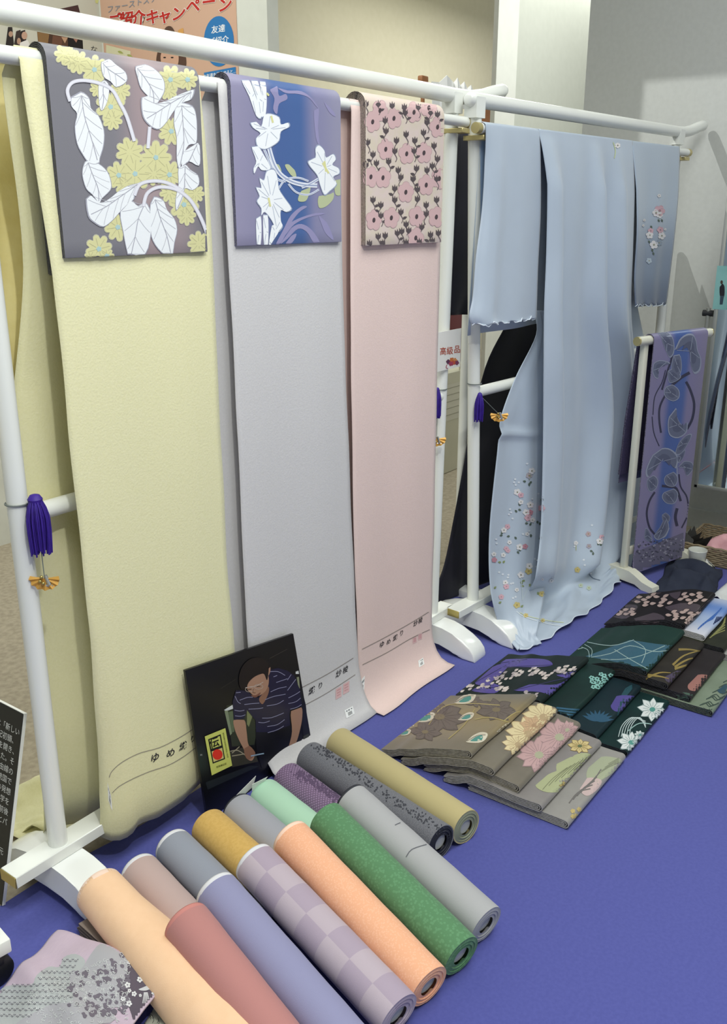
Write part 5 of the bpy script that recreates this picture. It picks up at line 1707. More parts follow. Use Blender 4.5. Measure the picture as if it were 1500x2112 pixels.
for lb, a, b, zb, m, rim, r in UPR:
    p0 = onz(*a, 0.108); p1 = onz(*b, r + .004)
    d = (p1 - p0).normalized(); p1 = p0 + d * min(0.42, (p1 - p0).length)
    p1.z = max(p1.z, r + .002)
    t_, o_ = roll(lb, p0, p1, r, m, rim, None, rimw=0.0015 if rim is rim_dark else 0.005)
    if lb.startswith('light grey'):
        pr = Print(); pr.line([(838, 1768), (850, 1752), (880, 1742)], 2, '62636a', 0, 3)
        pr.build('seam_mark', t_, caster(o_), 8, 0.0006)
        pr = Print(); pr.line([(815, 1702), (826, 1697)], 2, '62636a', 0, 1); pr.build('seam_mark', t_, caster(o_), 8, 0.0006)
# stamped blossom pattern on the charcoal and purple rolls
for root, o_, line_, col in ((chr_, cho, [(650, 1535), (760, 1615), (930, 1728)], '3d3e46'), (pur, puo, [(612, 1592), (650, 1615), (700, 1650)], '5c4a66')):
    pr = Print(); rn = random.Random(1)
    for k in range(260):
        u = rn.random(); i = 0 if u < .5 else 1; f = (u - .5 * i) * 2
        a, b = Vector(line_[i]), Vector(line_[i + 1]); q = a.lerp(b, f) + Vector((rn.gauss(0, 5), rn.gauss(0, 5)))
        an = rn.uniform(0, 6.3)
        pr.leaf(q.x, q.y, q.x + 4.5 * math.cos(an), q.y + 4.5 * math.sin(an), 2.6, col, k % 3)
    pr.build('woven_pattern', root, caster(o_), 10, 0.0006, 0.0001)
# paper tag on the mint roll
tg = thing('paper_tag', 'small white paper tag sticking up behind the mint roll', 'tag', onz(515, 1632, 0.06))
a = onz(488, 1640, .075); b = onz(528, 1600, .085); c = onz(522, 1622, .06); d = onz(490, 1652, .055)
pydobj('card', [a, b, c, d], [(0, 1, 2, 3)], PAPER, tg, False, 0.0006)
a = onz(520, 1618, .09); b = onz(552, 1602, .09); c = onz(540, 1620, .065); d = onz(520, 1632, .065)
pydobj('card', [a, b, c, d], [(0, 1, 2, 3)], PAPER, tg, False, 0.0006)

# peach cloth partly unrolled at the near end
peach = mat('cloth_peach', 'f4cba6', 0.8, 'f2c8a2', 60, 0.25, 500, sheen=0.15)
pt_ = thing('cloth_roll', 'pale peach cloth roll spilling open over the rack foot', 'cloth roll', onz(300, 1960, 0), 'rolled bolts of cloth')
spine = [(205, 1836, .075), (250, 1890, .066), (300, 1950, .060), (350, 2010, .055), (410, 2080, .05), (480, 2160, .045), (560, 2250, .04)]
rads = [0.045, 0.046, 0.046, 0.05, 0.052, 0.053, 0.053]
left = [(0.0, .0), (.004, .004), (.02, .02), (.03, .02), (.03, .02), (.03, .02), (.03, .02)]
cen = smoothpts([onz(x, y, z) for x, y, z in spine], 6)
rad = [interp([(k * 6, v) for k, v in enumerate(rads)], i) for i in range(len(cen))]
lef = [interp([(k * 6, v[0]) for k, v in enumerate(left)], i) for i in range(len(cen))]
verts = []; nk_ = 36
for i, c in enumerate(cen):
    tdir = (cen[min(i + 1, len(cen) - 1)] - cen[max(i - 1, 0)]).normalized()
    sd = tdir.cross(Vector((0, 0, 1))).normalized(); uu = sd.cross(tdir).normalized()
    for k in range(nk_ + 1):
        a = -0.35 + (math.pi + 0.9) * k / nk_
        q = c + sd * math.cos(a) * rad[i] * (1 + (0.5 * lef[i] / .03 if math.cos(a) < 0 else 0)) + uu * math.sin(a) * rad[i] * (1 + 0.04 * nz(i * .3, k * .2, 3))
        q.z = max(q.z, 0.004)
        if k > nk_ * .85:
            q = q - sd * lef[i] * (k - nk_ * .85) / (nk_ * .15) * 0.8
            q.z = max(0.004, q.z)
        verts.append(q)
W = nk_ + 1
faces = [(j * W + i, j * W + i + 1, (j + 1) * W + i + 1, (j + 1) * W + i) for j in range(len(cen) - 1) for i in range(nk_)]
pydobj('loose_cloth', verts, faces, peach, pt_, True, 0.0015)
d0 = (cen[1] - cen[0]).normalized()
vv = []; ff = []
sd = d0.cross(Vector((0, 0, 1))).normalized(); uu = sd.cross(d0).normalized()
for z, q in ((-.002, .6), (-.003, .98), (-.001, 1.02), (.009, 1.02), (.010, 1.0)):
    for k in range(40):
        a = 2 * math.pi * k / 40
        p = cen[0] + d0 * z + (sd * math.cos(a) + uu * math.sin(a)) * rads[0] * q
        vv.append(p)
for j in range(4):
    for k in range(40):
        ff.append((j * 40 + k, (j + 1) * 40 + k, (j + 1) * 40 + (k + 1) % 40, j * 40 + (k + 1) % 40))
pydobj('selvedge', vv, ff, mat('selvedge_peach2', 'f3d6c4', 0.8), pt_)
tube('inner_roll', [cen[0] + d0 * .003, cen[6], cen[12]], [.04, .038, .03], peach, pt_, 24)

# ------------------------------------------------------------------ photograph board leaning on the cloth
def quad_board(t, name, q, th, m, back=None):
    """a board from four corners (tl, tr, br, bl), thickness behind the face"""
    tl, tr, br, bl = [Vector(v) for v in q]
    n = (tr - tl).cross(bl - tl).normalized()
    if n.dot(CAM - tl) < 0:
        n = -n
    vs = [tl, tr, br, bl] + [v - n * th for v in (tl, tr, br, bl)]
    return pydobj(name, vs, [(0, 1, 2, 3), (7, 6, 5, 4), (0, 4, 5, 1), (1, 5, 6, 2), (2, 6, 7, 3), (3, 7, 4, 0)], m, t, False)


PB = [ony(382, 1383, -0.075), ony(605, 1307, -0.075), onz(652, 1592, 0.006), onz(428, 1688, 0.006)]
# keep the board flat: bottom corners 3 and 2, top corner 0, the fourth follows
BL, TL, TR = PB[3], PB[0], PB[1]
nb = (TR - TL).cross(BL - TL).normalized()
BR = onpl(648, 1560, TL, nb)
pb = thing('photo_board', 'black-backed photograph board of a man weaving leaning against the cloth', 'photo board', (BL + BR) / 2)
bo_ = quad_board(pb, 'board', (TL, TR, BR, BL), 0.006, mat('photo_black', '0d0d10', 0.3))
pr = Print(); KP = 290 / 1500


def kp(pts):
    return crop(pts, 370, 1300, KP)


NV, ST, SK, SK2, HR = '1c1a38', '8a89a8', 'a9826c', '8c6552', '1b1413'
pr.poly(kp([(500, 800), (570, 790), (800, 880), (820, 1100), (800, 1220), (560, 1240)]), '2f3526', 0)
pr.poly(kp([(475, 850), (565, 795), (575, 835), (500, 860)]), 'd5d8da', 1)
pr.poly(kp([(480, 860), (515, 852), (560, 1100), (540, 1120)]), '7f8a70', 1)
pr.poly(kp([(520, 870), (570, 860), (585, 1080), (560, 1090)]), '5d6a50', 1)
pr.poly(kp([(720, 850), (790, 880), (740, 1030), (720, 1000)]), '7a8058', 1)
pr.poly(kp([(540, 1300), (660, 1250), (800, 1290), (840, 1400), (560, 1460)]), '3a382f', 1)
for l in ([(540, 1290), (620, 1280), (700, 1330)], [(560, 1310), (640, 1240)], [(560, 1340), (680, 1320), (780, 1300)]):
    pr.line(kp(l), 2, '99917c', 2, 3)
pr.poly(kp([(1290, 560), (1350, 800), (1380, 1120), (1330, 1180), (1290, 900)]), '16171a', 0)
pr.poly(kp([(1240, 440), (1270, 430), (1275, 465), (1240, 465)]), 'd9dcdc', 1)
pr.poly(kp([(1250, 500), (1275, 495), (1285, 620), (1270, 620)]), '8d9278', 1)
pr.poly(kp([(280, 1620), (760, 1440), (850, 1450), (300, 1700)]), '22262a', 0)
pr.poly(kp([(1320, 1130), (1380, 1100), (1385, 1160), (1325, 1180)]), '3a3d36', 1)
pr.line(kp([(440, 620), (600, 520)]), 1.5, '2c2926', 1, 1); pr.line(kp([(960, 300), (1150, 200)]), 1.5, '3a3632', 1, 1)
# trousers, arms, shirt, head
pr.poly(kp([(810, 1050), (1180, 1010), (1310, 1120), (1290, 1320), (1180, 1400), (1060, 1480), (880, 1470), (820, 1300)]), '101019', 2)
pr.blob(kp([(580, 950), (690, 955), (715, 1080), (730, 1200), (760, 1260), (800, 1330), (770, 1390), (710, 1360), (690, 1280), (640, 1180), (590, 1060)]), SK, 3)
pr.blob(kp([(690, 1260), (740, 1230), (800, 1290), (800, 1330), (740, 1380), (700, 1340)]), SK2, 4)
pr.line(kp([(760, 1340), (830, 1325), (900, 1312)]), 2.6, '8fa6bd', 5, 3)
pr.blob(kp([(1190, 860), (1300, 820), (1305, 960), (1270, 1120), (1235, 1240), (1260, 1330), (1220, 1370), (1150, 1350), (1160, 1260), (1200, 1080)]), SK, 3)
pr.blob(kp([(1140, 1280), (1200, 1260), (1255, 1310), (1240, 1360), (1170, 1380), (1130, 1330)]), SK2, 4)
pr.poly(kp([(600, 640), (690, 640), (840, 720), (940, 480), (960, 420), (1050, 400), (1150, 430), (1220, 480), (1280, 620), (1305, 800), (1180, 850), (1170, 900), (1180, 1010), (1000, 1085), (815, 1085), (810, 960), (720, 850), (690, 940), (580, 955), (565, 760)]), NV, 5)
for l in ([(960, 440), (1050, 440), (1125, 480)], [(1000, 495), (1040, 480)], [(1030, 555), (1150, 515)], [(970, 655), (1050, 620), (1140, 600)], [(910, 740), (1000, 705), (1130, 680)], [(640, 745), (720, 715), (780, 712)], [(690, 790), (780, 780), (850, 775)], [(930, 805), (1040, 785), (1110, 745)], [(735, 840), (830, 835), (890, 825)], [(880, 935), (980, 930), (1110, 880)], [(935, 1025), (1040, 1005), (1120, 950)], [(940, 1090), (1040, 1060), (1110, 1020)], [(840, 980), (900, 985), (960, 965)], [(1160, 720), (1240, 680), (1285, 650)], [(1160, 780), (1240, 760), (1290, 720)], [(1150, 640), (1210, 560), (1240, 520)], [(1180, 840), (1250, 820), (1300, 790)], [(590, 700), (620, 760), (650, 780)], [(585, 850), (640, 860), (690, 850)], [(590, 910), (650, 915), (700, 900)], [(600, 665), (650, 660)], [(1150, 530), (1190, 470)]):
    pr.line(kp(l), 1.3, ST, 6, 3)
pr.blob(kp([(850, 720), (940, 600), (950, 660), (900, 770), (870, 780)]), SK2, 6)
pr.blob(kp([(740, 520), (800, 450), (880, 440), (940, 470), (950, 560), (920, 640), (860, 690), (800, 700), (750, 660), (720, 620)]), SK, 7)
pr.blob(kp([(935, 420), (965, 390), (965, 440), (945, 480)]), SK, 8)
pr.blob(kp([(705, 620), (735, 555), (790, 500), (850, 470), (900, 465), (932, 530), (950, 400), (930, 330), (840, 290), (740, 310), (660, 400), (630, 520), (650, 620)]), HR, 8)
pr.blob(kp([(760, 690), (810, 690), (860, 660), (850, 690), (800, 715)]), '7a4f42', 8)
pr.line(kp([(700, 610), (760, 600), (820, 590), (890, 550)]), 1.1, 'c4b8ae', 9, 3)
for x, y in ((745, 630), (840, 600)):
    q = kp([(x, y)])[0]
    for k in range(12):
        a, b = k * math.pi / 6, (k + 1) * math.pi / 6
        pr.line([(q[0] + 9 * math.cos(a), q[1] + 5 * math.sin(a)), (q[0] + 9 * math.cos(b), q[1] + 5 * math.sin(b))], .9, 'b9aaa0', 9, 1)
    pr.line([(q[0] - 4, q[1]), (q[0] + 4, q[1] - 1)], 1.1, '2a1a16', 9, 1)
pr.line(kp([(790, 620), (780, 660), (810, 665)]), 1.1, '6e4639', 9, 3)
q = kp([(235, 1325)])[0]
pr.text('at', q[0] - 3, q[1] + 2, 6, 'b9bbbd', 2, (1, 0), (0, -1))
pr.build('printed_photograph', pb, lambda x, y: (onpl(x, y, TL, nb), nb if nb.dot(CAM - TL) > 0 else -nb), None, 0.0004, 0.00012, printmat('print_gloss', 0.3, 0.5))
# yellow certificate label
pr = Print()
pr.poly(kp([(265, 1130), (485, 1040), (558, 1440), (340, 1545)]), 'c8cc6a', 0)
pr.poly(kp([(300, 1160), (435, 1105), (482, 1370), (350, 1420)]), '15140f', 1)
pr.poly(kp([(316, 1168), (425, 1124), (442, 1225), (334, 1262)]), 'c8cc6a', 2)
pr.poly(kp([(337, 1290), (450, 1250), (468, 1362), (358, 1402)]), 'cdbf7a', 2)
pr.disc(*kp([(400, 1322)])[0], 10.5, 'd8301f', 3, 11.0, 24)
ux = Vector((0.93, -0.36)); uy = Vector((-0.16, -1.0))
pr.text('伝', *kp([(322, 1254)])[0], 22, '15140f', 4, ux, uy, 0.02, .95)
for k, ch in enumerate('経済産業大臣指定伝統的工芸品'):
    q = kp([(455 + k * 3.6, 1108 + k * 19)])[0]; pr.text(ch, q[0], q[1], 3.6, '4a4a1c', 3, ux, uy)
pr.text('西陣織証紙', *kp([(388, 1468)])[0], 4.6, '5a5a20', 3, ux, uy)
pr.build('certificate_label', pb, lambda x, y: (onpl(x, y, TL, nb), nb if nb.dot(CAM - TL) > 0 else -nb), None, 0.0018, 0.00015, label='yellow label with red disc')

# ------------------------------------------------------------------ black text board at the near post
A0 = Vector((-0.001, 0.062, 0.378)); A1 = Vector((-0.104, 0.054, 0.002))
yv = Vector((0, 0.30, 0.0)) + Vector((0.0, 0, 0.0))
tb = thing('text_board', 'black text board with white Japanese lettering leaning beside the near post', 'text board', A1)
tq = (A0 + yv, A0, A1, A1 + yv)
tn = (tq[1] - tq[0]).cross(tq[3] - tq[0]).normalized()
if tn.dot(CAM - A0) < 0:
    tn = -tn
quad_board(tb, 'foam_core', [v - tn * 0.0006 for v in tq], 0.007, mat('foam_white', 'e9e9e4', 0.7))
dn = (A1 - A0).normalized(); lf = Vector((0, 1, 0))
ins = [A0 + yv, A0 - Vector((0, -1, 0)) * 0.0008 + dn * .001, A1 + lf * .0008 - dn * .001, A1 + yv]
quad_board(tb, 'printed_face', [v + tn * 0.0006 for v in ins], 0.001, mat('print_black', '181917', 0.45))
pr = Print()
rows = ['の着物は「新しい', 'は十六世紀初頭、', '町に窓を開き、', '西陣を求めた。そ', 'また染織の由線の', '京都伝統国で', '技法はその発想', '染織の美学を', 'この織元前後', '伝統の町とパ', '', '西陣織元', '代表  山ん']
for k, rw in enumerate(rows):
    w_ = len(rw) * 0.0148
    pr.text(rw, 0.024 + w_ - (0.014 if k in (0, 2) else 0.008), 0.035 + 0.0205 * k + (0.02 if k > 9 else 0), 0.0155, 'd6d7d2', 0, (-1, 0), (0, -1))


def tbmap(x, y):
    return A0 + lf * x + dn * (y + .010), tn


pr.build('lettering', tb, tbmap, None, 0.0012)

# ------------------------------------------------------------------ posters on the walls beyond
pr = Print()
ph = thing('wall_photo_sheet', 'white sheet with small group photographs on the rear wall', 'poster', ony(120, 60, WAY - .004))
sh = [ony(-80, -60, WAY - .003), ony(206, -60, WAY - .003), ony(206, 240, WAY - .003), ony(-80, 240, WAY - .003)]
quad_board(ph, 'sheet', [sh[0], Vector((sh[1].x, sh[1].y, sh[0].z)), Vector((sh[1].x, sh[1].y, sh[3].z)), Vector((sh[0].x, sh[0].y, sh[3].z))], 0.002, mat('sheet_cream', 'c9c7b8', 0.8))
KQ = 220 / 1500


def kq(pts):
    return crop(pts, 0, 0, KQ)


pr.poly(kq([(520, 445), (1160, 565), (1172, 800), (545, 720)]), '5a4030', 0)
for p, c in (([(520, 450), (690, 480), (700, 640), (540, 620)], '8a6a44'), ([(690, 480), (750, 490), (740, 700), (660, 690)], '4a3428'), ([(740, 500), (870, 520), (870, 700), (720, 690)], '6d4a3a'), ([(950, 525), (1160, 570), (1172, 780), (960, 740)], '1d1a1c'), ([(860, 520), (950, 530), (910, 610)], 'c09a7c'), ([(1030, 545), (1090, 555), (1070, 600)], 'a87a68'), ([(970, 650), (1020, 720), (960, 720)], 'c9a080')):
    pr.poly(kq(p), c, 1)
pr.build('printed_picture', ph, lambda x, y: (ony(x, y, WAY - .003), Vector((0, -1, 0))), None, 0.0008, 0.0004)
pr = Print()
def pic(fn):
    p_ = Print(); fn(p_)
    p_.build('printed_picture', ph, lambda x, y: (ony(x, y, WAY - .003), Vector((0, -1, 0))), None, 0.0008, 0.0004)


pic(lambda p: p.poly(kq([(820, 130), (1095, 70), (1130, 200), (1120, 260), (820, 230)]), '4a3030', 0))


def pair(p):
    for x0_, c in ((225, '3a302c'), (290, '2a2020')):
        p.poly(kq([(x0_, 440), (x0_ + 60, 420), (x0_ + 90, 690), (x0_ - 40, 690)]), c, 1)
    p.disc(*kq([(340, 500)])[0], 6, 'c29c86', 2, 8); p.disc(*kq([(262, 580)])[0], 4, 'b28f78', 2, 7)
    p.blob(kq([(280, 600), (380, 560), (420, 700), (300, 720)]), 'e4e0da', 2)


def single(p):
    p.poly(kq([(110, 380), (170, 380), (200, 690), (70, 690)]), '2a2422', 1)
    p.disc(*kq([(148, 480)])[0], 4.5, 'b28f78', 2, 6)


pic(pair); pic(single)
pic(lambda p: p.text('な', *kq([(1270, 725)])[0], 15, '4a4a4a', 1, (1, .12), (0, -1)))
pic(lambda p: p.poly(kq([(1335, 0), (1390, 0), (1370, 50), (1340, 40)]), 'd6d38a', 1))

XP = XC - 0.003
ps = thing('campaign_poster', 'salmon-coloured campaign poster with red and blue Japanese lettering on the partition', 'poster', onx(350, 90, XP))
a_ = onx(214, 100, XP); b_ = onx(490, 100, XP)
quad_board(ps, 'sheet', [Vector((XP, a_.y, 2.14)), Vector((XP, b_.y, 2.14)), Vector((XP, b_.y, 1.35)), Vector((XP, a_.y, 1.35))], 0.002, mat('poster_salmon', 'd3ab92', 0.7))
KR = 360 / 1500


def kr(pts):
    return crop(pts, 200, 0, KR)


pr = Print()
pr.poly(kr([(80, 385), (290, 440), (290, 540), (80, 520)]), 'dcd7b4', 0)
for x, y, s in ((180, 440, 3), (260, 470, 4), (240, 520, 3)):
    pr.leaf(*kr([(x, y)])[0], *kr([(x + 50, y + 20)])[0], 5, 'a9ad62', 1)
ang = -0.10
for k, ch in enumerate('ファーストステージ'):
    x = 85 + k * 62; q = kr([(x, 110 - k * 15)])[0]
    pr.text(ch, *q, 17, '8d8f98', 1, (1, -.16), (0.05, -1), .01, .85)
for k, (ch, x, y) in enumerate((('ご', 85, 240), ('紹', 190, 225), ('介', 295, 212), ('キ', 415, 205), ('ャ', 520, 195), ('ン', 640, 175), ('ペ', 765, 110), ('ー', 900, 75), ('ン', 1040, 100))):
    q = kr([(x, y)])[0]
    pr.text(ch, *q, 33, 'f4efe6', 2, (1, -.14), (0.06, -1), .06, .9)
    pr.text(ch, *q, 33, 'c02c24', 3, (1, -.14), (0.06, -1), .03, .9)
pr.disc(*kr([(1050, 355)])[0], 31, '2f78b6', 1, 52, 32)
pr.text('友達', *kr([(1045, 275)])[0], 17, 'f2f4f6', 2, (1, -.16), (0.03, -1), .012, .85, True)
pr.text('ご紹介', *kr([(1050, 375)])[0], 17, 'f2f4f6', 2, (1, -.16), (0.03, -1), .012, .85, True)
pr.poly(kr([(922, 625), (1195, 575), (1197, 640), (924, 690)]), '2f78b6', 1)
pr.text('お友達を紹介すると…', *kr([(1058, 650)])[0], 9.6, 'f4f6f8', 2, (1, -.18), (0, -1), .01, .72, True)
pr.poly(kr([(924, 692), (1195, 642), (1196, 720), (926, 760)]), 'f3f0ea', 1)
pr.text('10万円分プレゼント', *kr([(1058, 720)])[0], 9, 'c8382e', 2, (1, -.18), (0, -1), .02, .72, True)
# smiling woman printed on the poster, half hidden by the rail
pr.blob(kr([(520, 460), (560, 330), (590, 240), (640, 228), (680, 290), (740, 420), (770, 520), (740, 600), (560, 600), (515, 540)]), '5a4034', 1)
pr.blob(kr([(550, 480), (570, 400), (620, 380), (680, 410), (705, 490), (690, 570), (620, 600), (565, 570)]), 'd3a78e', 2)
for x in (585, 650):
    pr.disc(*kr([(x, 495)])[0], 3, '3a2c28', 3, 1.6)
pr.blob(kr([(700, 260), (740, 240), (745, 290), (710, 290)]), 'd9a05a', 1)
pr.build('printed_face', ps, lambda x, y: (onx(x, y, XP), Vector((-1, 0, 0))), None, 0.0008, 0.0004)

# ------------------------------------------------------------------ tassels with gold fan clips
cordm = mat('tassel_violet', '2c0f7a', 0.6, '34148a', 80)
fanm = mat('fan_gold', 'd2a04c', 0.45, metal=0.25)


def tassel(label, knot, cord_from, length, r, fan, loop=None, splay=0.3, seed=1):
    """strands falling from the knot; a thread runs to a small fan-shaped clip"""
    kn = Vector(knot)
    t = thing('tassel', label, 'tassel', kn, 'violet tassels tied to the racks')
    rn = random.Random(seed)
    bm = bmesh.new()
    for k in range(70):
        a = rn.uniform(0, 6.28); q = math.sqrt(rn.random())
        top = kn + Vector((math.cos(a), math.sin(a), 0)) * r * .35 * q + Vector((0, 0, 0.004))
        ml = length * rn.uniform(.86, 1.0)
        mid = kn + Vector((math.cos(a), math.sin(a), 0)) * r * (.9 + .1 * q) * q ** .5 + Vector((0, 0, -ml * .35))
        bt = kn + Vector((math.cos(a), math.sin(a), 0)) * r * q * (1 - splay * .3) + Vector((0, 0, -ml))
        add_tube(bm, smoothpts([top, mid, bt], 3), 0.0016, 5)
    so_ = bmobj('strands', bm, cordm, t); so_['kind'] = 'stuff'
    lathe('knot', [(0.002, -.012), (r * .55, -.009), (r * .62, -.001), (r * .4, .006), (0.002, .008)], kn, cordm, t, 20)
    if loop is not None:
        tube('cord_loop', loop, 0.0016, GREYCORD, t, 8)
    if fan is not None:
        f = Vector(fan)
        tube('thread', [kn, kn.lerp(f, .5), f], 0.0009, GREYCORD, t, 6)
        bm = bmesh.new()
        side = RT; up_ = Vector((0, 0, 1))
        c0 = bm.verts.new(f)
        ring = [bm.verts.new(f + side * 0.026 * math.cos(a) * (1 + .06 * (k % 2)) - up_ * (0.021 * math.sin(a) * (1 + .06 * (k % 2))) - FW * 0.004 * (k % 2)) for k, a in enumerate([math.radians(-12 + 204 * q / 14) for q in range(15)])]
        for k in range(14):
            bm.faces.new((c0, ring[k], ring[k + 1]))
        bmobj('fan', bm, fanm, t, False, 0.0012)
        bm = bmesh.new(); add_tube(bm, [f + up_ * .006 + side * .002, f - up_ * .012 + side * .008], [.003, .0045], 8); add_tube(bm, [f - up_ * .013 + side * .0, f - up_ * .014 + side * .014], .0025, 8)
        bmobj('clip', bm, mat('chrome', 'c8c8c4', 0.25, metal=0.9), t)
        bm = bmesh.new()
        for dx, dz in ((-.004, .004), (-.007, -.004), (-.002, -.008)):
            bmesh.ops.create_icosphere(bm, subdivisions=2, radius=.0032, matrix=Matrix.Translation(f + side * dx + up_ * dz - FW * .004))
        bmobj('beads', bm, BRASS, t)
    return t


def ringpts(c, r, n=20):
    return [Vector(c) + Vector((math.cos(6.2832 * k / n), math.sin(6.2832 * k / n), 0)) * r for k in range(n + 1)]


tassel('violet tassel with a gold fan clip tied to the near post', ony(72, 1028, -.035), None, .105, .021, ony(92, 1193, -.04), ringpts((0.0, 0, ony(30, 1043, -.01).z), .0205), seed=1)
nb2 = onk(990, 815, 0.03)
tassel('violet tassel with a gold fan clip tied to the kimono rack post', nb2, None, .08, .013, onk(1030, 855, 0.055), ringpts(onk(979, 791, 0.0) * 1.0, .0205), 0, 2)
tassel('violet tassel behind the pink cloth on the far post of the first rack', ony(903, 805, -.022), None, .082, .010, ony(901, 905, -.03), ringpts(ony(908, 802, 0.0), .0195), 0, 3)

# ------------------------------------------------------------------ sign card on the far post
sg = thing('sign_card', 'white card reading top grade in red Japanese characters at the far post', 'sign', ony(925, 765, -.024))
sq = [ony(880, 690, -.024), ony(952, 677, -.024), ony(949, 756, -.024), ony(880, 772, -.024)]
quad_board(sg, 'card', sq, 0.002, mat('card_white', 'eceae4', 0.6))
pr = Print()
for ch, x, y in (('最', 888, 733), ('高', 907, 731), ('級', 921, 730), ('品', 936, 727)):
    pr.text(ch, x, y, 17, 'b5533f', 0, (1, -.06), (0, -1), .01, .82)
for x, y, c in ((925, 746, '5c3350'), (932, 742, 'c9703a'), (938, 743, 'd08a52'), (942, 748, '7a3a58'), (935, 748, 'c0523c'), (930, 750, 'a8405a')):
    pr.flower(x, y, 5, c, 1, 5, 5, x)
pr.line([(922, 752), (920, 758), (924, 760)], 1.4, 'a8405a', 1, 3)
pr.build('printed_face', sg, lambda x, y: (ony(x, y, -.024), Vector((0, -1, 0))), None, 0.0006, 0.0002)

# ------------------------------------------------------------------ things seen beyond the racks
YG = 1.04
bag = thing('paper_bag', 'white paper carrier bag with twisted handles standing beyond the racks', 'bag', (3.25, YG, 0))
bm = bmesh.new()
add_box(bm, (3.02, YG, -.011), (3.44, YG + .15, .52), .003, 1)
bmobj('body', bm, mat('kraft_white', 'cfccb6', 0.8, 'cbc8b2', 8), bag)
for yy in (YG + .004, YG + .146):
    tube('handle', smoothpts([(3.13, yy, .50), (3.14, yy, .58), (3.18, yy, .63), (3.24, yy, .63), (3.28, yy, .58), (3.29, yy, .50)], 5), .004, mat('handle_cream', 'dcd6bf', 0.8), bag, 8)
pr = Print()
pr.poly([(3.10, .27), (3.36, .27), (3.36, .46), (3.10, .46)], 'd6d3c2', 0)
for k in range(5):
    pr.line([(3.12, .44 - k * .035), (3.34 - .03 * (k % 2), .44 - k * .035)], .004, 'a8a694', 1, 1)
pr.build('label', bag, lambda x, y: (Vector((x, YG, y)), Vector((0, -1, 0))), None, .001, .0004)

wn = mat('wood_brown', '8a5a34', 0.6, '7c4f2c', 10)
cab = thing('display_cabinet', 'brown wooden cabinet with small boxes on it beyond the racks', 'cabinet', (3.75, 1.6, 0))
box('carcass', (3.45, 1.45, -.011), (4.02, 1.8, .80), mat('cabinet_dark', '3a2a22', 0.6, '43322a', 12), cab, .004)
box('top', (3.43, 1.43, .80), (4.04, 1.82, .83), wn, cab, .004)
box('drawer', (3.47, 1.44, .45), (3.73, 1.452, .77), mat('drawer_red', '5f2326', 0.6), cab, .003)
box('drawer', (3.75, 1.44, .45), (4.0, 1.452, .77), mat('drawer_red', '5f2326', 0.6), cab, .003)
gb = ony(952, 664, 1.5)
tag(box('gift_box', (gb.x - .07, 1.5, .83), (gb.x + .08, 1.62, .96), mat('gift_gold', 'a8822f', 0.5, '8a6a26', 60)), 'small gold gift box on the brown cabinet', 'box')
sb = ony(1008, 240, 3.19)
tag(box('wooden_plaque', (sb.x - .14, 3.17, sb.z - .10), (sb.x + .16, 3.2, sb.z + .12), wn, bevel=.004), 'small brown wooden plaque on the far beige wall', 'plaque')
# pleated white paper decoration
zx = ony(935, 185, .35)
zg = thing('pleated_paper', 'pleated white paper fan on a pole behind the rack rail', 'paper fan', (zx.x, .35, 0))
bm = bmesh.new()
tops = [(890, 168), (906, 170), (922, 155), (936, 170), (944, 160), (950, 176), (958, 168), (964, 182), (972, 175), (978, 190)]
tv = [bm.verts.new(ony(x, y, .35 + .02 * (k % 2))) for k, (x, y) in enumerate(tops)]
bv = [bm.verts.new(ony(x + 2, 225, .35 + .02 * (k % 2))) for k, (x, y) in enumerate(tops)]
for k in range(len(tops) - 1):
    bm.faces.new((tv[k], tv[k + 1], bv[k + 1], bv[k]))
bmobj('pleats', bm, PAPER, zg, False, .001)
q = ony(935, 225, .36)
tube('pole', [(q.x, .37, -.011), (q.x, .37, q.z + .01)], .006, WHITE, zg)
q = ony(878, 164, .45)
tag(box('wooden_finial', (q.x - .02, .45, q.z - .012), (q.x + .02, .47, q.z + .012), wn, bevel=.004), 'brown wooden finial peeking above the rack rail', 'finial')
tube('pole', [(q.x, .46, -.011), (q.x, .46, q.z - .012)], .007, wn, bpy.data.objects['wooden_finial'])

# ------------------------------------------------------------------ standing mirror by the grey wall
mr = thing('standing_mirror', 'standing mirror with a slim silver frame in front of the grey wall', 'mirror', (2.80, -.55, 0))
MX = 2.80
y0_, y1_ = -.352, -.80
frm = mat('mirror_frame', 'b5b6ae', 0.35, metal=0.5)
zA, zB = .245, 1.455
box('glass', (MX, y1_ + .012, zA + .012), (MX + .006, y0_ - .012, zB - .012), mat('mirror_glass', 'dfe6e2', 0.03, metal=1.0), mr)
for lo, hi in (((MX - .006, y0_ - .014, zA), (MX + .02, y0_, zB)), ((MX - .006, y1_, zA), (MX + .02, y1_ + .014, zB)), ((MX - .006, y1_, zA), (MX + .02, y0_, zA + .014)), ((MX - .006, y1_, zB - .014), (MX + .02, y0_, zB))):
    box('frame_rail', lo, hi, frm, mr, .002)
for yy in (y0_ + .03, y1_ - .03):
    tube('upright', [(MX + .03, yy, .0), (MX + .03, yy, .95)], .009, frm, mr, 12)
    tube('foot', [(MX - .12, yy, .012), (MX + .17, yy, .012)], .011, frm, mr, 12)
    tube('knob', [(MX + .03, yy - .02, .93), (MX + .03, yy + .02, .93)], .012, mat('knob_black', '2a2a2c', 0.5), mr, 12)
ca = thing('postcard', 'teal postcard with a standing figure stuck on the mirror', 'postcard', (MX - .008, -.38, 1.0))
cq = [onx(1480, 548, MX - .007), onx(1510, 548, MX - .007), onx(1510, 638, MX - .007), onx(1480, 638, MX - .007)]
cy0, cy1 = cq[0].y, cq[1].y; cz0, cz1 = cq[0].z, cq[3].z
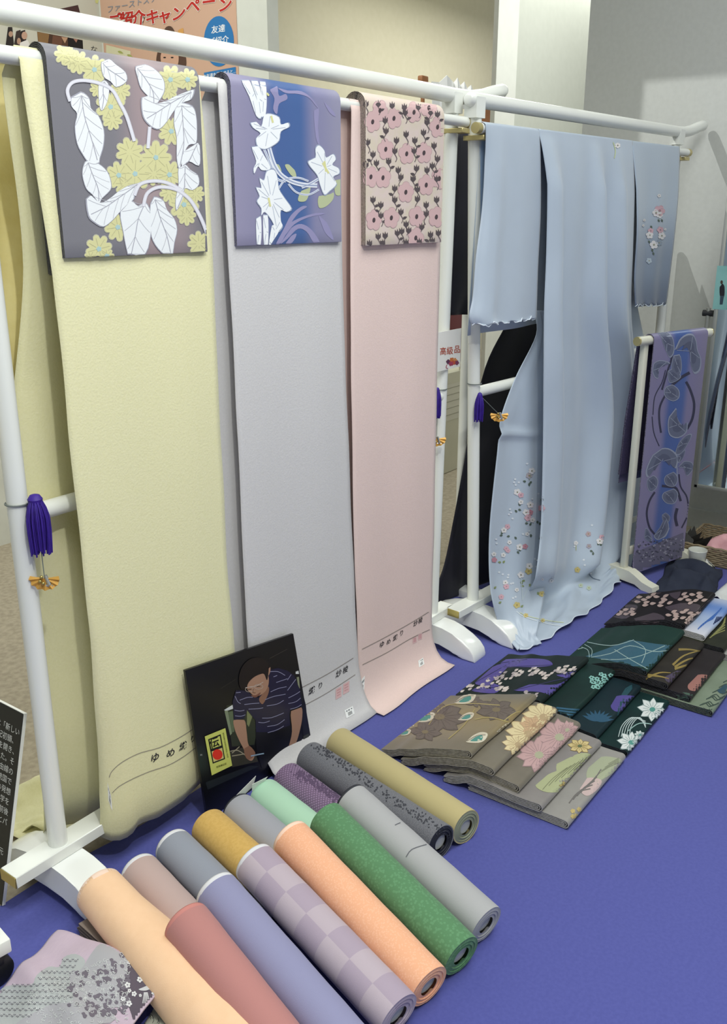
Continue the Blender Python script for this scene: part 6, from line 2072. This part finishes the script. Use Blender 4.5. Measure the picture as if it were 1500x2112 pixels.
quad_board(ca, 'card', [(MX - .007, cy0, cz0), (MX - .007, cy1, cz0), (MX - .007, cy1, cz1), (MX - .007, cy0, cz1)], .001, mat('card_teal', '8fc3bd', 0.5, '7fb4b0', 10))
pr = Print()
pr.blob([(1485, 592), (1490, 585), (1495, 592), (1494, 612), (1486, 612)], '26242c', 0)
pr.disc(1489, 582, 2.6, '4a3a34', 0, 4); pr.poly([(1486, 610), (1494, 610), (1491, 628), (1485, 628)], '3a4a58', 0)
pr.build('printed_face', ca, lambda x, y: (onx(x, y, MX - .007), Vector((-1, 0, 0))), None, .0006)

# ------------------------------------------------------------------ clutter by the sash stand
ng = thing('navy_garment', 'dark navy garment heaped on the felt beside the sash stand', 'garment', onz(1415, 1200, 0))


def navyf(u, v):
    a = onz(1348, 1222, 0).lerp(onz(1380, 1160, 0), v); b = onz(1475, 1235, 0).lerp(onz(1490, 1178, 0), v)
    q = a.lerp(b, u)
    e = min(1, 5 * u, 5 * (1 - u)) * min(1, 6 * v, 6 * (1 - v))
    q += Vector((.012 * nz(v * 5, u * 3, 2), .014 * nz(u * 5, v * 3, 7), 0))
    q.z = .006 + e * (.016 + .028 * nz(u * 4, v * 4, 1) + .018 * abs(math.sin(v * 7 + u * 4)))
    return q


sheet('cloth', navyf, 40, 30, mat('cloth_navy', '242a3c', 0.85, '2a3042', 30, 0.3, 300), ng, .003)
cp = onz(1437, 1160, 0.02)
cup = thing('cup', 'small white ceramic cup beside the navy garment', 'cup', cp)
lathe('body', [(.0005, .0), (.026, .0), (.03, .004), (.034, .045), (.0355, .052), (.034, .0535), (.0325, .051), (.0295, .012), (.0005, .010)], cp, mat('ceramic', 'd8dad4', 0.25, coat=.4), cup, 32)
bk0 = Vector((2.66, -.46, 0))
bsk = thing('wicker_basket', 'shallow woven basket holding pink and white trinkets at the right', 'basket', bk0)
wick = mat('wicker', '9a8a70', 0.8, '83745c', 60)
bx0, bx1, by0, by1 = 2.60, 2.86, -.72, -.40
for k in range(9):
    z = .008 + .0085 * k; e = .0012 * k
    pts = [(bx0 - e, by0 - e, z), (bx1 + e, by0 - e, z), (bx1 + e, by1 + e, z), (bx0 - e, by1 + e, z), (bx0 - e, by0 - e, z)]
    pp = []
    for a, b in zip(pts, pts[1:]):
        for q in range(16):
            s_ = q / 16; pp.append(Vector(a).lerp(Vector(b), s_) + Vector((0, 0, .0016 * (1 if (q + k) % 2 else -1))))
    pp.append(pp[0])
    tube('weaver', pp, .0046 if k == 8 else .004, wick, bsk, 6)
box('base', (bx0, by0, .001), (bx1, by1, .008), wick, bsk)


def trinket(label, name, cat, m, c, sx, sy, h, seed):
    def fn(u, v):
        a = (u - .5) * 2; b = (v - .5) * 2
        e = max(0, 1 - (a * a + b * b) * .55)
        return Vector((c[0] + a * sx, c[1] + b * sy, c[2] + h * e * (1 + .6 * nz(u * 3, v * 3, seed)) + .002))
    o = sheet(name, fn, 16, 16, m, None, .003)
    tag(o, label, cat); return o


trinket('pink satin pouch in the wicker basket', 'satin_pouch', 'pouch', mat('satin_pink', 'e6a9b0', 0.4, 'efb7bd', 30), (2.72, -.53, .012), .07, .09, .075, 4)
tt = thing('white_tube', 'white tube with a clear cap lying across the basket', 'tube', (2.70, -.58, .09))
tube('body', [(2.63, -.60, .088), (2.78, -.555, .10)], [.014, .016], mat('tube_white', 'dfe2e0', .4), tt)
tube('cap', [(2.78, -.555, .10), (2.83, -.54, .105)], [.020, .021], mat('cap_grey', 'b9c2c2', .3), tt)
fr = thing('feather_hairpiece', 'black feathered hairpiece leaning on the basket edge', 'hairpiece', (2.62, -.42, 0))
rn = random.Random(6)
fm = mat('feather_black', '17130f', 0.6)
for k in range(14):
    a = rn.uniform(-1.2, 1.6); l_ = rn.uniform(.05, .10)
    p0 = Vector((2.60 + rn.uniform(-.012, .012), -.425 + rn.uniform(-.02, .02), .05))
    dv = Vector((math.cos(a) * .4, -math.sin(a) * .6, .55)).normalized(); sd = dv.cross(FW).normalized() * l_ * .2
    p1 = p0 + dv * l_
    pydobj('feather', [p0, p0.lerp(p1, .5) + sd, p1, p0.lerp(p1, .5) - sd], [(0, 1, 2, 3)], fm, fr, False, .001)
tube('stem', [(2.60, -.425, .002), (2.60, -.425, .06)], .008, fm, fr, 10)
tag(pydobj('folded_note', [onz(1450, 1172, .004), onz(1458, 1152, .03), onz(1474, 1168, .03), onz(1478, 1176, .004)], [(0, 1, 2, 3)], PAPER, None, False, .001), 'small folded white paper note beside the cup', 'paper')


def whitef(u, v):
    a = onz(1462, 1236, .02).lerp(onz(1500, 1255, .02), v); b = onz(1502, 1200, .02).lerp(onz(1560, 1225, .02), v)
    q = a.lerp(b, u); q.z = .012 + .03 * math.sin(math.pi * min(1, v + .1)) * (1 + .3 * nz(u * 3, v * 3, 2)); return q


tag(sheet('white_cloth', whitef, 16, 16, mat('cloth_white', 'e3e4e2', 0.85, 'dddedc', 30, .3, 300), None, .002), 'folded white cloth at the right edge beyond the black petal sash', 'cloth')

# ------------------------------------------------------------------ lavender printed cloth and neighbours in the near corner
lavm = mat('cloth_lilac', 'c6b4c4', 0.85, 'c1aec0', 80, .4, 300, stretch=(1, 6, 1), sheen=.1)
lc_ = thing('printed_cloth', 'lilac cloth with grey lattice and dark floral print folded in the near corner', 'cloth', onz(180, 2020, 0))


def lilac(u, v):
    a = onz(128, 1908, .03).lerp(onz(-95, 2140, .03), v); b = onz(356, 2008, .07).lerp(onz(60, 2420, .03), v)
    q = a.lerp(b, u)
    q.z = .018 + .05 * u + .022 * math.sin(math.pi * min(1, u * .9 + .1)) + .010 * nz(u * 4, v * 5, 3) + .012 * ridge(v, .42 + .1 * u, .08)
    if v < .05:
        q.z *= .6 + 8 * v
    return q


lco = sheet('cloth', lilac, 50, 60, lavm, lc_, .004)
KL = 500 / 1500


def kl(pts):
    return crop(pts, 0, 1860, KL)


pr = Print(); rn = random.Random(8)
GL, GD, DK = 'aeb2b4', '7b7684', '5c5360'
lat = [(-60, 600), (20, 540), (90, 520), (200, 520), (230, 460), (300, 410), (370, 410), (400, 350), (470, 330), (530, 370), (500, 430), (440, 440), (440, 520), (450, 620), (330, 640), (200, 700), (120, 780), (-60, 900)]
pr.blob(kl(lat), GL, 0, 3)
mid = [(440, 440), (500, 430), (560, 340), (620, 270), (700, 270), (800, 320), (790, 400), (780, 470), (740, 540), (760, 650), (680, 670), (680, 760), (130, 780), (200, 700), (330, 640), (450, 620), (435, 520)]
pr.blob(kl(mid), 'aaa9b0', 1, 3)
dark = [(800, 300), (880, 310), (980, 345), (1090, 420), (1090, 480), (1050, 580), (1000, 670), (940, 770), (850, 790), (800, 660), (750, 640), (740, 540), (780, 470), (790, 400)]
pr.blob(kl(dark), DK, 1, 3)
for i in range(15):
    for j in range(11):
        x = -20 + i * 34 + (17 if j % 2 else 0); y = 330 + j * 38
        inside = geometry.intersect_point_tri_2d  # noqa
        q = kl([(x, y)])[0]
        # inside test on the lattice outline
        c = False; P_ = lat
        for k in range(len(P_)):
            (xa, ya), (xb, yb_) = P_[k], P_[k - 1]
            if (ya > y) != (yb_ > y) and x < (xb - xa) * (y - ya) / (yb_ - ya) + xa:
                c = not c
        if c:
            pr.line([(q[0] - 5, q[1] - 2), (q[0], q[1] + 3.5), (q[0] + 5, q[1] - 2)], 1.6, '77757f', 2, 1)
            pr.line([(q[0] - 4, q[1] + 2.4), (q[0], q[1] - 2.4), (q[0] + 4, q[1] + 2.4)], 1.0, 'd0d2d4', 3, 1)
for k in range(120):
    x, y = rn.uniform(430, 800), rn.uniform(280, 720)
    if y < 600 - x * .35:
        continue
    q = kl([(x, y)])[0]; s = rn.uniform(3, 7)
    pr.blob([(q[0] - s, q[1] - s * .5), (q[0], q[1] - s * .9), (q[0] + s, q[1] - s * .2), (q[0] + s * .6, q[1] + s), (q[0] - s * .5, q[1] + s * .7)], '6f6875', 2, 3)
for k in range(420):
    x, y = rn.uniform(180, 800), rn.uniform(280, 760)
    if y < 640 - x * .42:
        continue
    q = kl([(x, y)])[0]; a = rn.uniform(0, 6.3)
    pr.line([(q[0] + 3 * math.cos(a + k_), q[1] + 3 * math.sin(a + k_)) for k_ in (0, 1.2, 2.4, 3.6)], .9, 'cdd0d2', 3, 3)
for x, y, r in ((868, 490, 9), (788, 525, 9), (850, 400, 8), (880, 360, 8), (925, 400, 8), (830, 580, 8), (800, 560, 6), (955, 575, 7), (800, 640, 9), (760, 610, 7), (915, 385, 6), (800, 385, 6), (1005, 510, 6), (830, 350, 6), (870, 590, 5), (960, 550, 6)):
    q = kl([(x, y)])[0]; pr.flower(*q, r * .72, 'd9d9dc', 3, 5, None, x, .35, '8a8490', .28)
pr.blob(kl([(860, 550), (920, 525), (970, 515), (950, 540), (900, 560)]), 'c9c9ce', 3)
for k in range(6):
    pr.line(kl([(895 + k * 4, 570), (885 + k * 9, 640)]), 1.3, 'cfcfd4', 3, 1)
for k in range(7):
    a = k * .9; q = kl([(1005, 470)])[0]; pr.line([q, (q[0] + 8 * math.cos(a), q[1] + 8 * math.sin(a))], 1.2, 'cfcfd4', 3, 1)
pr.build('printed_pattern', lc_, caster(lco), 5, .0026, .0003)

bw = thing('printed_cloth', 'black and white scribble-printed cloth beside the lilac cloth', 'cloth', onz(370, 2100, 0))


def bwf(u, v):
    a = onz(330, 2052, .02).lerp(onz(150, 2330, .02), v); b = onz(420, 2098, .02).lerp(onz(430, 2420, .02), v)
    q = a.lerp(b, u); q.z = .010 + .022 * math.sin(math.pi * u) + .008 * nz(u * 3, v * 4, 1); return q


bwo = sheet('cloth', bwf, 24, 30, mat('cloth_ivory', 'd9dbc8', 0.85, 'cfd1be', 60), bw, .003)
pr = Print()
for k in range(130):
    x, y = rn.uniform(270, 430), rn.uniform(2050, 2140); a = rn.uniform(.6, 1.4)
    pr.line([(x, y), (x + 5 * math.cos(a), y + 6 * math.sin(a)), (x + 9 * math.cos(a + .5), y + 12 * math.sin(a))], 1.0, '2c2e30', 0, 3)
for k in range(40):
    x = rn.uniform(350, 425); y = rn.uniform(2070, 2130); pr.disc(x, y, rn.uniform(2, 5), '1b1c20', 1, None, 7)
pr.build('printed_pattern', bw, caster(bwo), 10, .0022, .0003)
tp = thing('taupe_bundle', 'small taupe folded cloth bundle under the lilac cloth', 'cloth', onz(205, 1945, 0))
def tpf(x, a, b):
    o_ = onz(165, 1932, 0); d1 = (onz(205, 1908, 0) - o_).normalized(); d2 = (onz(240, 2000, 0) - o_).normalized()
    return o_ + d1 * x + d2 * a + Vector((0, 0, b))
ribbon('folded_cloth', [(0.0, .004), (.10, .004), (.108, .008), (.10, .012), (.0, .012), (-.006, .016), (0, .02), (.10, .02), (.108, .024), (.10, .028), (0, .028)], .005, tpf, 0, .09, [mat('cloth_taupe', '9b8d83', 0.8), mat('cloth_taupe_edge', '6f635a', .8)], tp)

# rolling base with a black castor at the left edge
rb = thing('rolling_stand', 'white rolling stand base with a black castor at the left edge', 'stand', (-.26, -.07, 0))
c0 = onz(22, 1936, .094)
xa = (onz(0, 1948, .094) - c0).normalized(); ya2 = Vector((-xa.y, xa.x, 0))
if ya2.dot(FW) < 0:
    ya2 = -ya2
M = Matrix(((xa.x, ya2.x, 0, c0.x), (xa.y, ya2.y, 0, c0.y), (0, 0, 1, 0), (0, 0, 0, 1)))
bm = bmesh.new(); add_box(bm, (0, 0, .066), (.45, .07, .094), .003, 2, M); bmobj('base_bar', bm, WHITE, rb)
bm = bmesh.new(); add_box(bm, (.30, .02, .09), (.325, .05, .9), .003, 2, M); bmobj('upright', bm, WHITE, rb)
for xx in (.028, .41):
    cc = M @ Vector((xx, .022, .032))
    ax = (M.to_3x3() @ Vector((0, 1, 0))).normalized()
    tube('castor', [cc - ax * .016, cc - ax * .013, cc + ax * .013, cc + ax * .016], [.026, .031, .031, .026], mat('castor_black', '1d1e22', .45), rb, 24)
    bm = bmesh.new(); add_box(bm, (xx - .014, .004, .045), (xx + .014, .042, .067), .003, 2, M); bmobj('castor_fork', bm, mat('castor_black', '1d1e22', .45), rb)
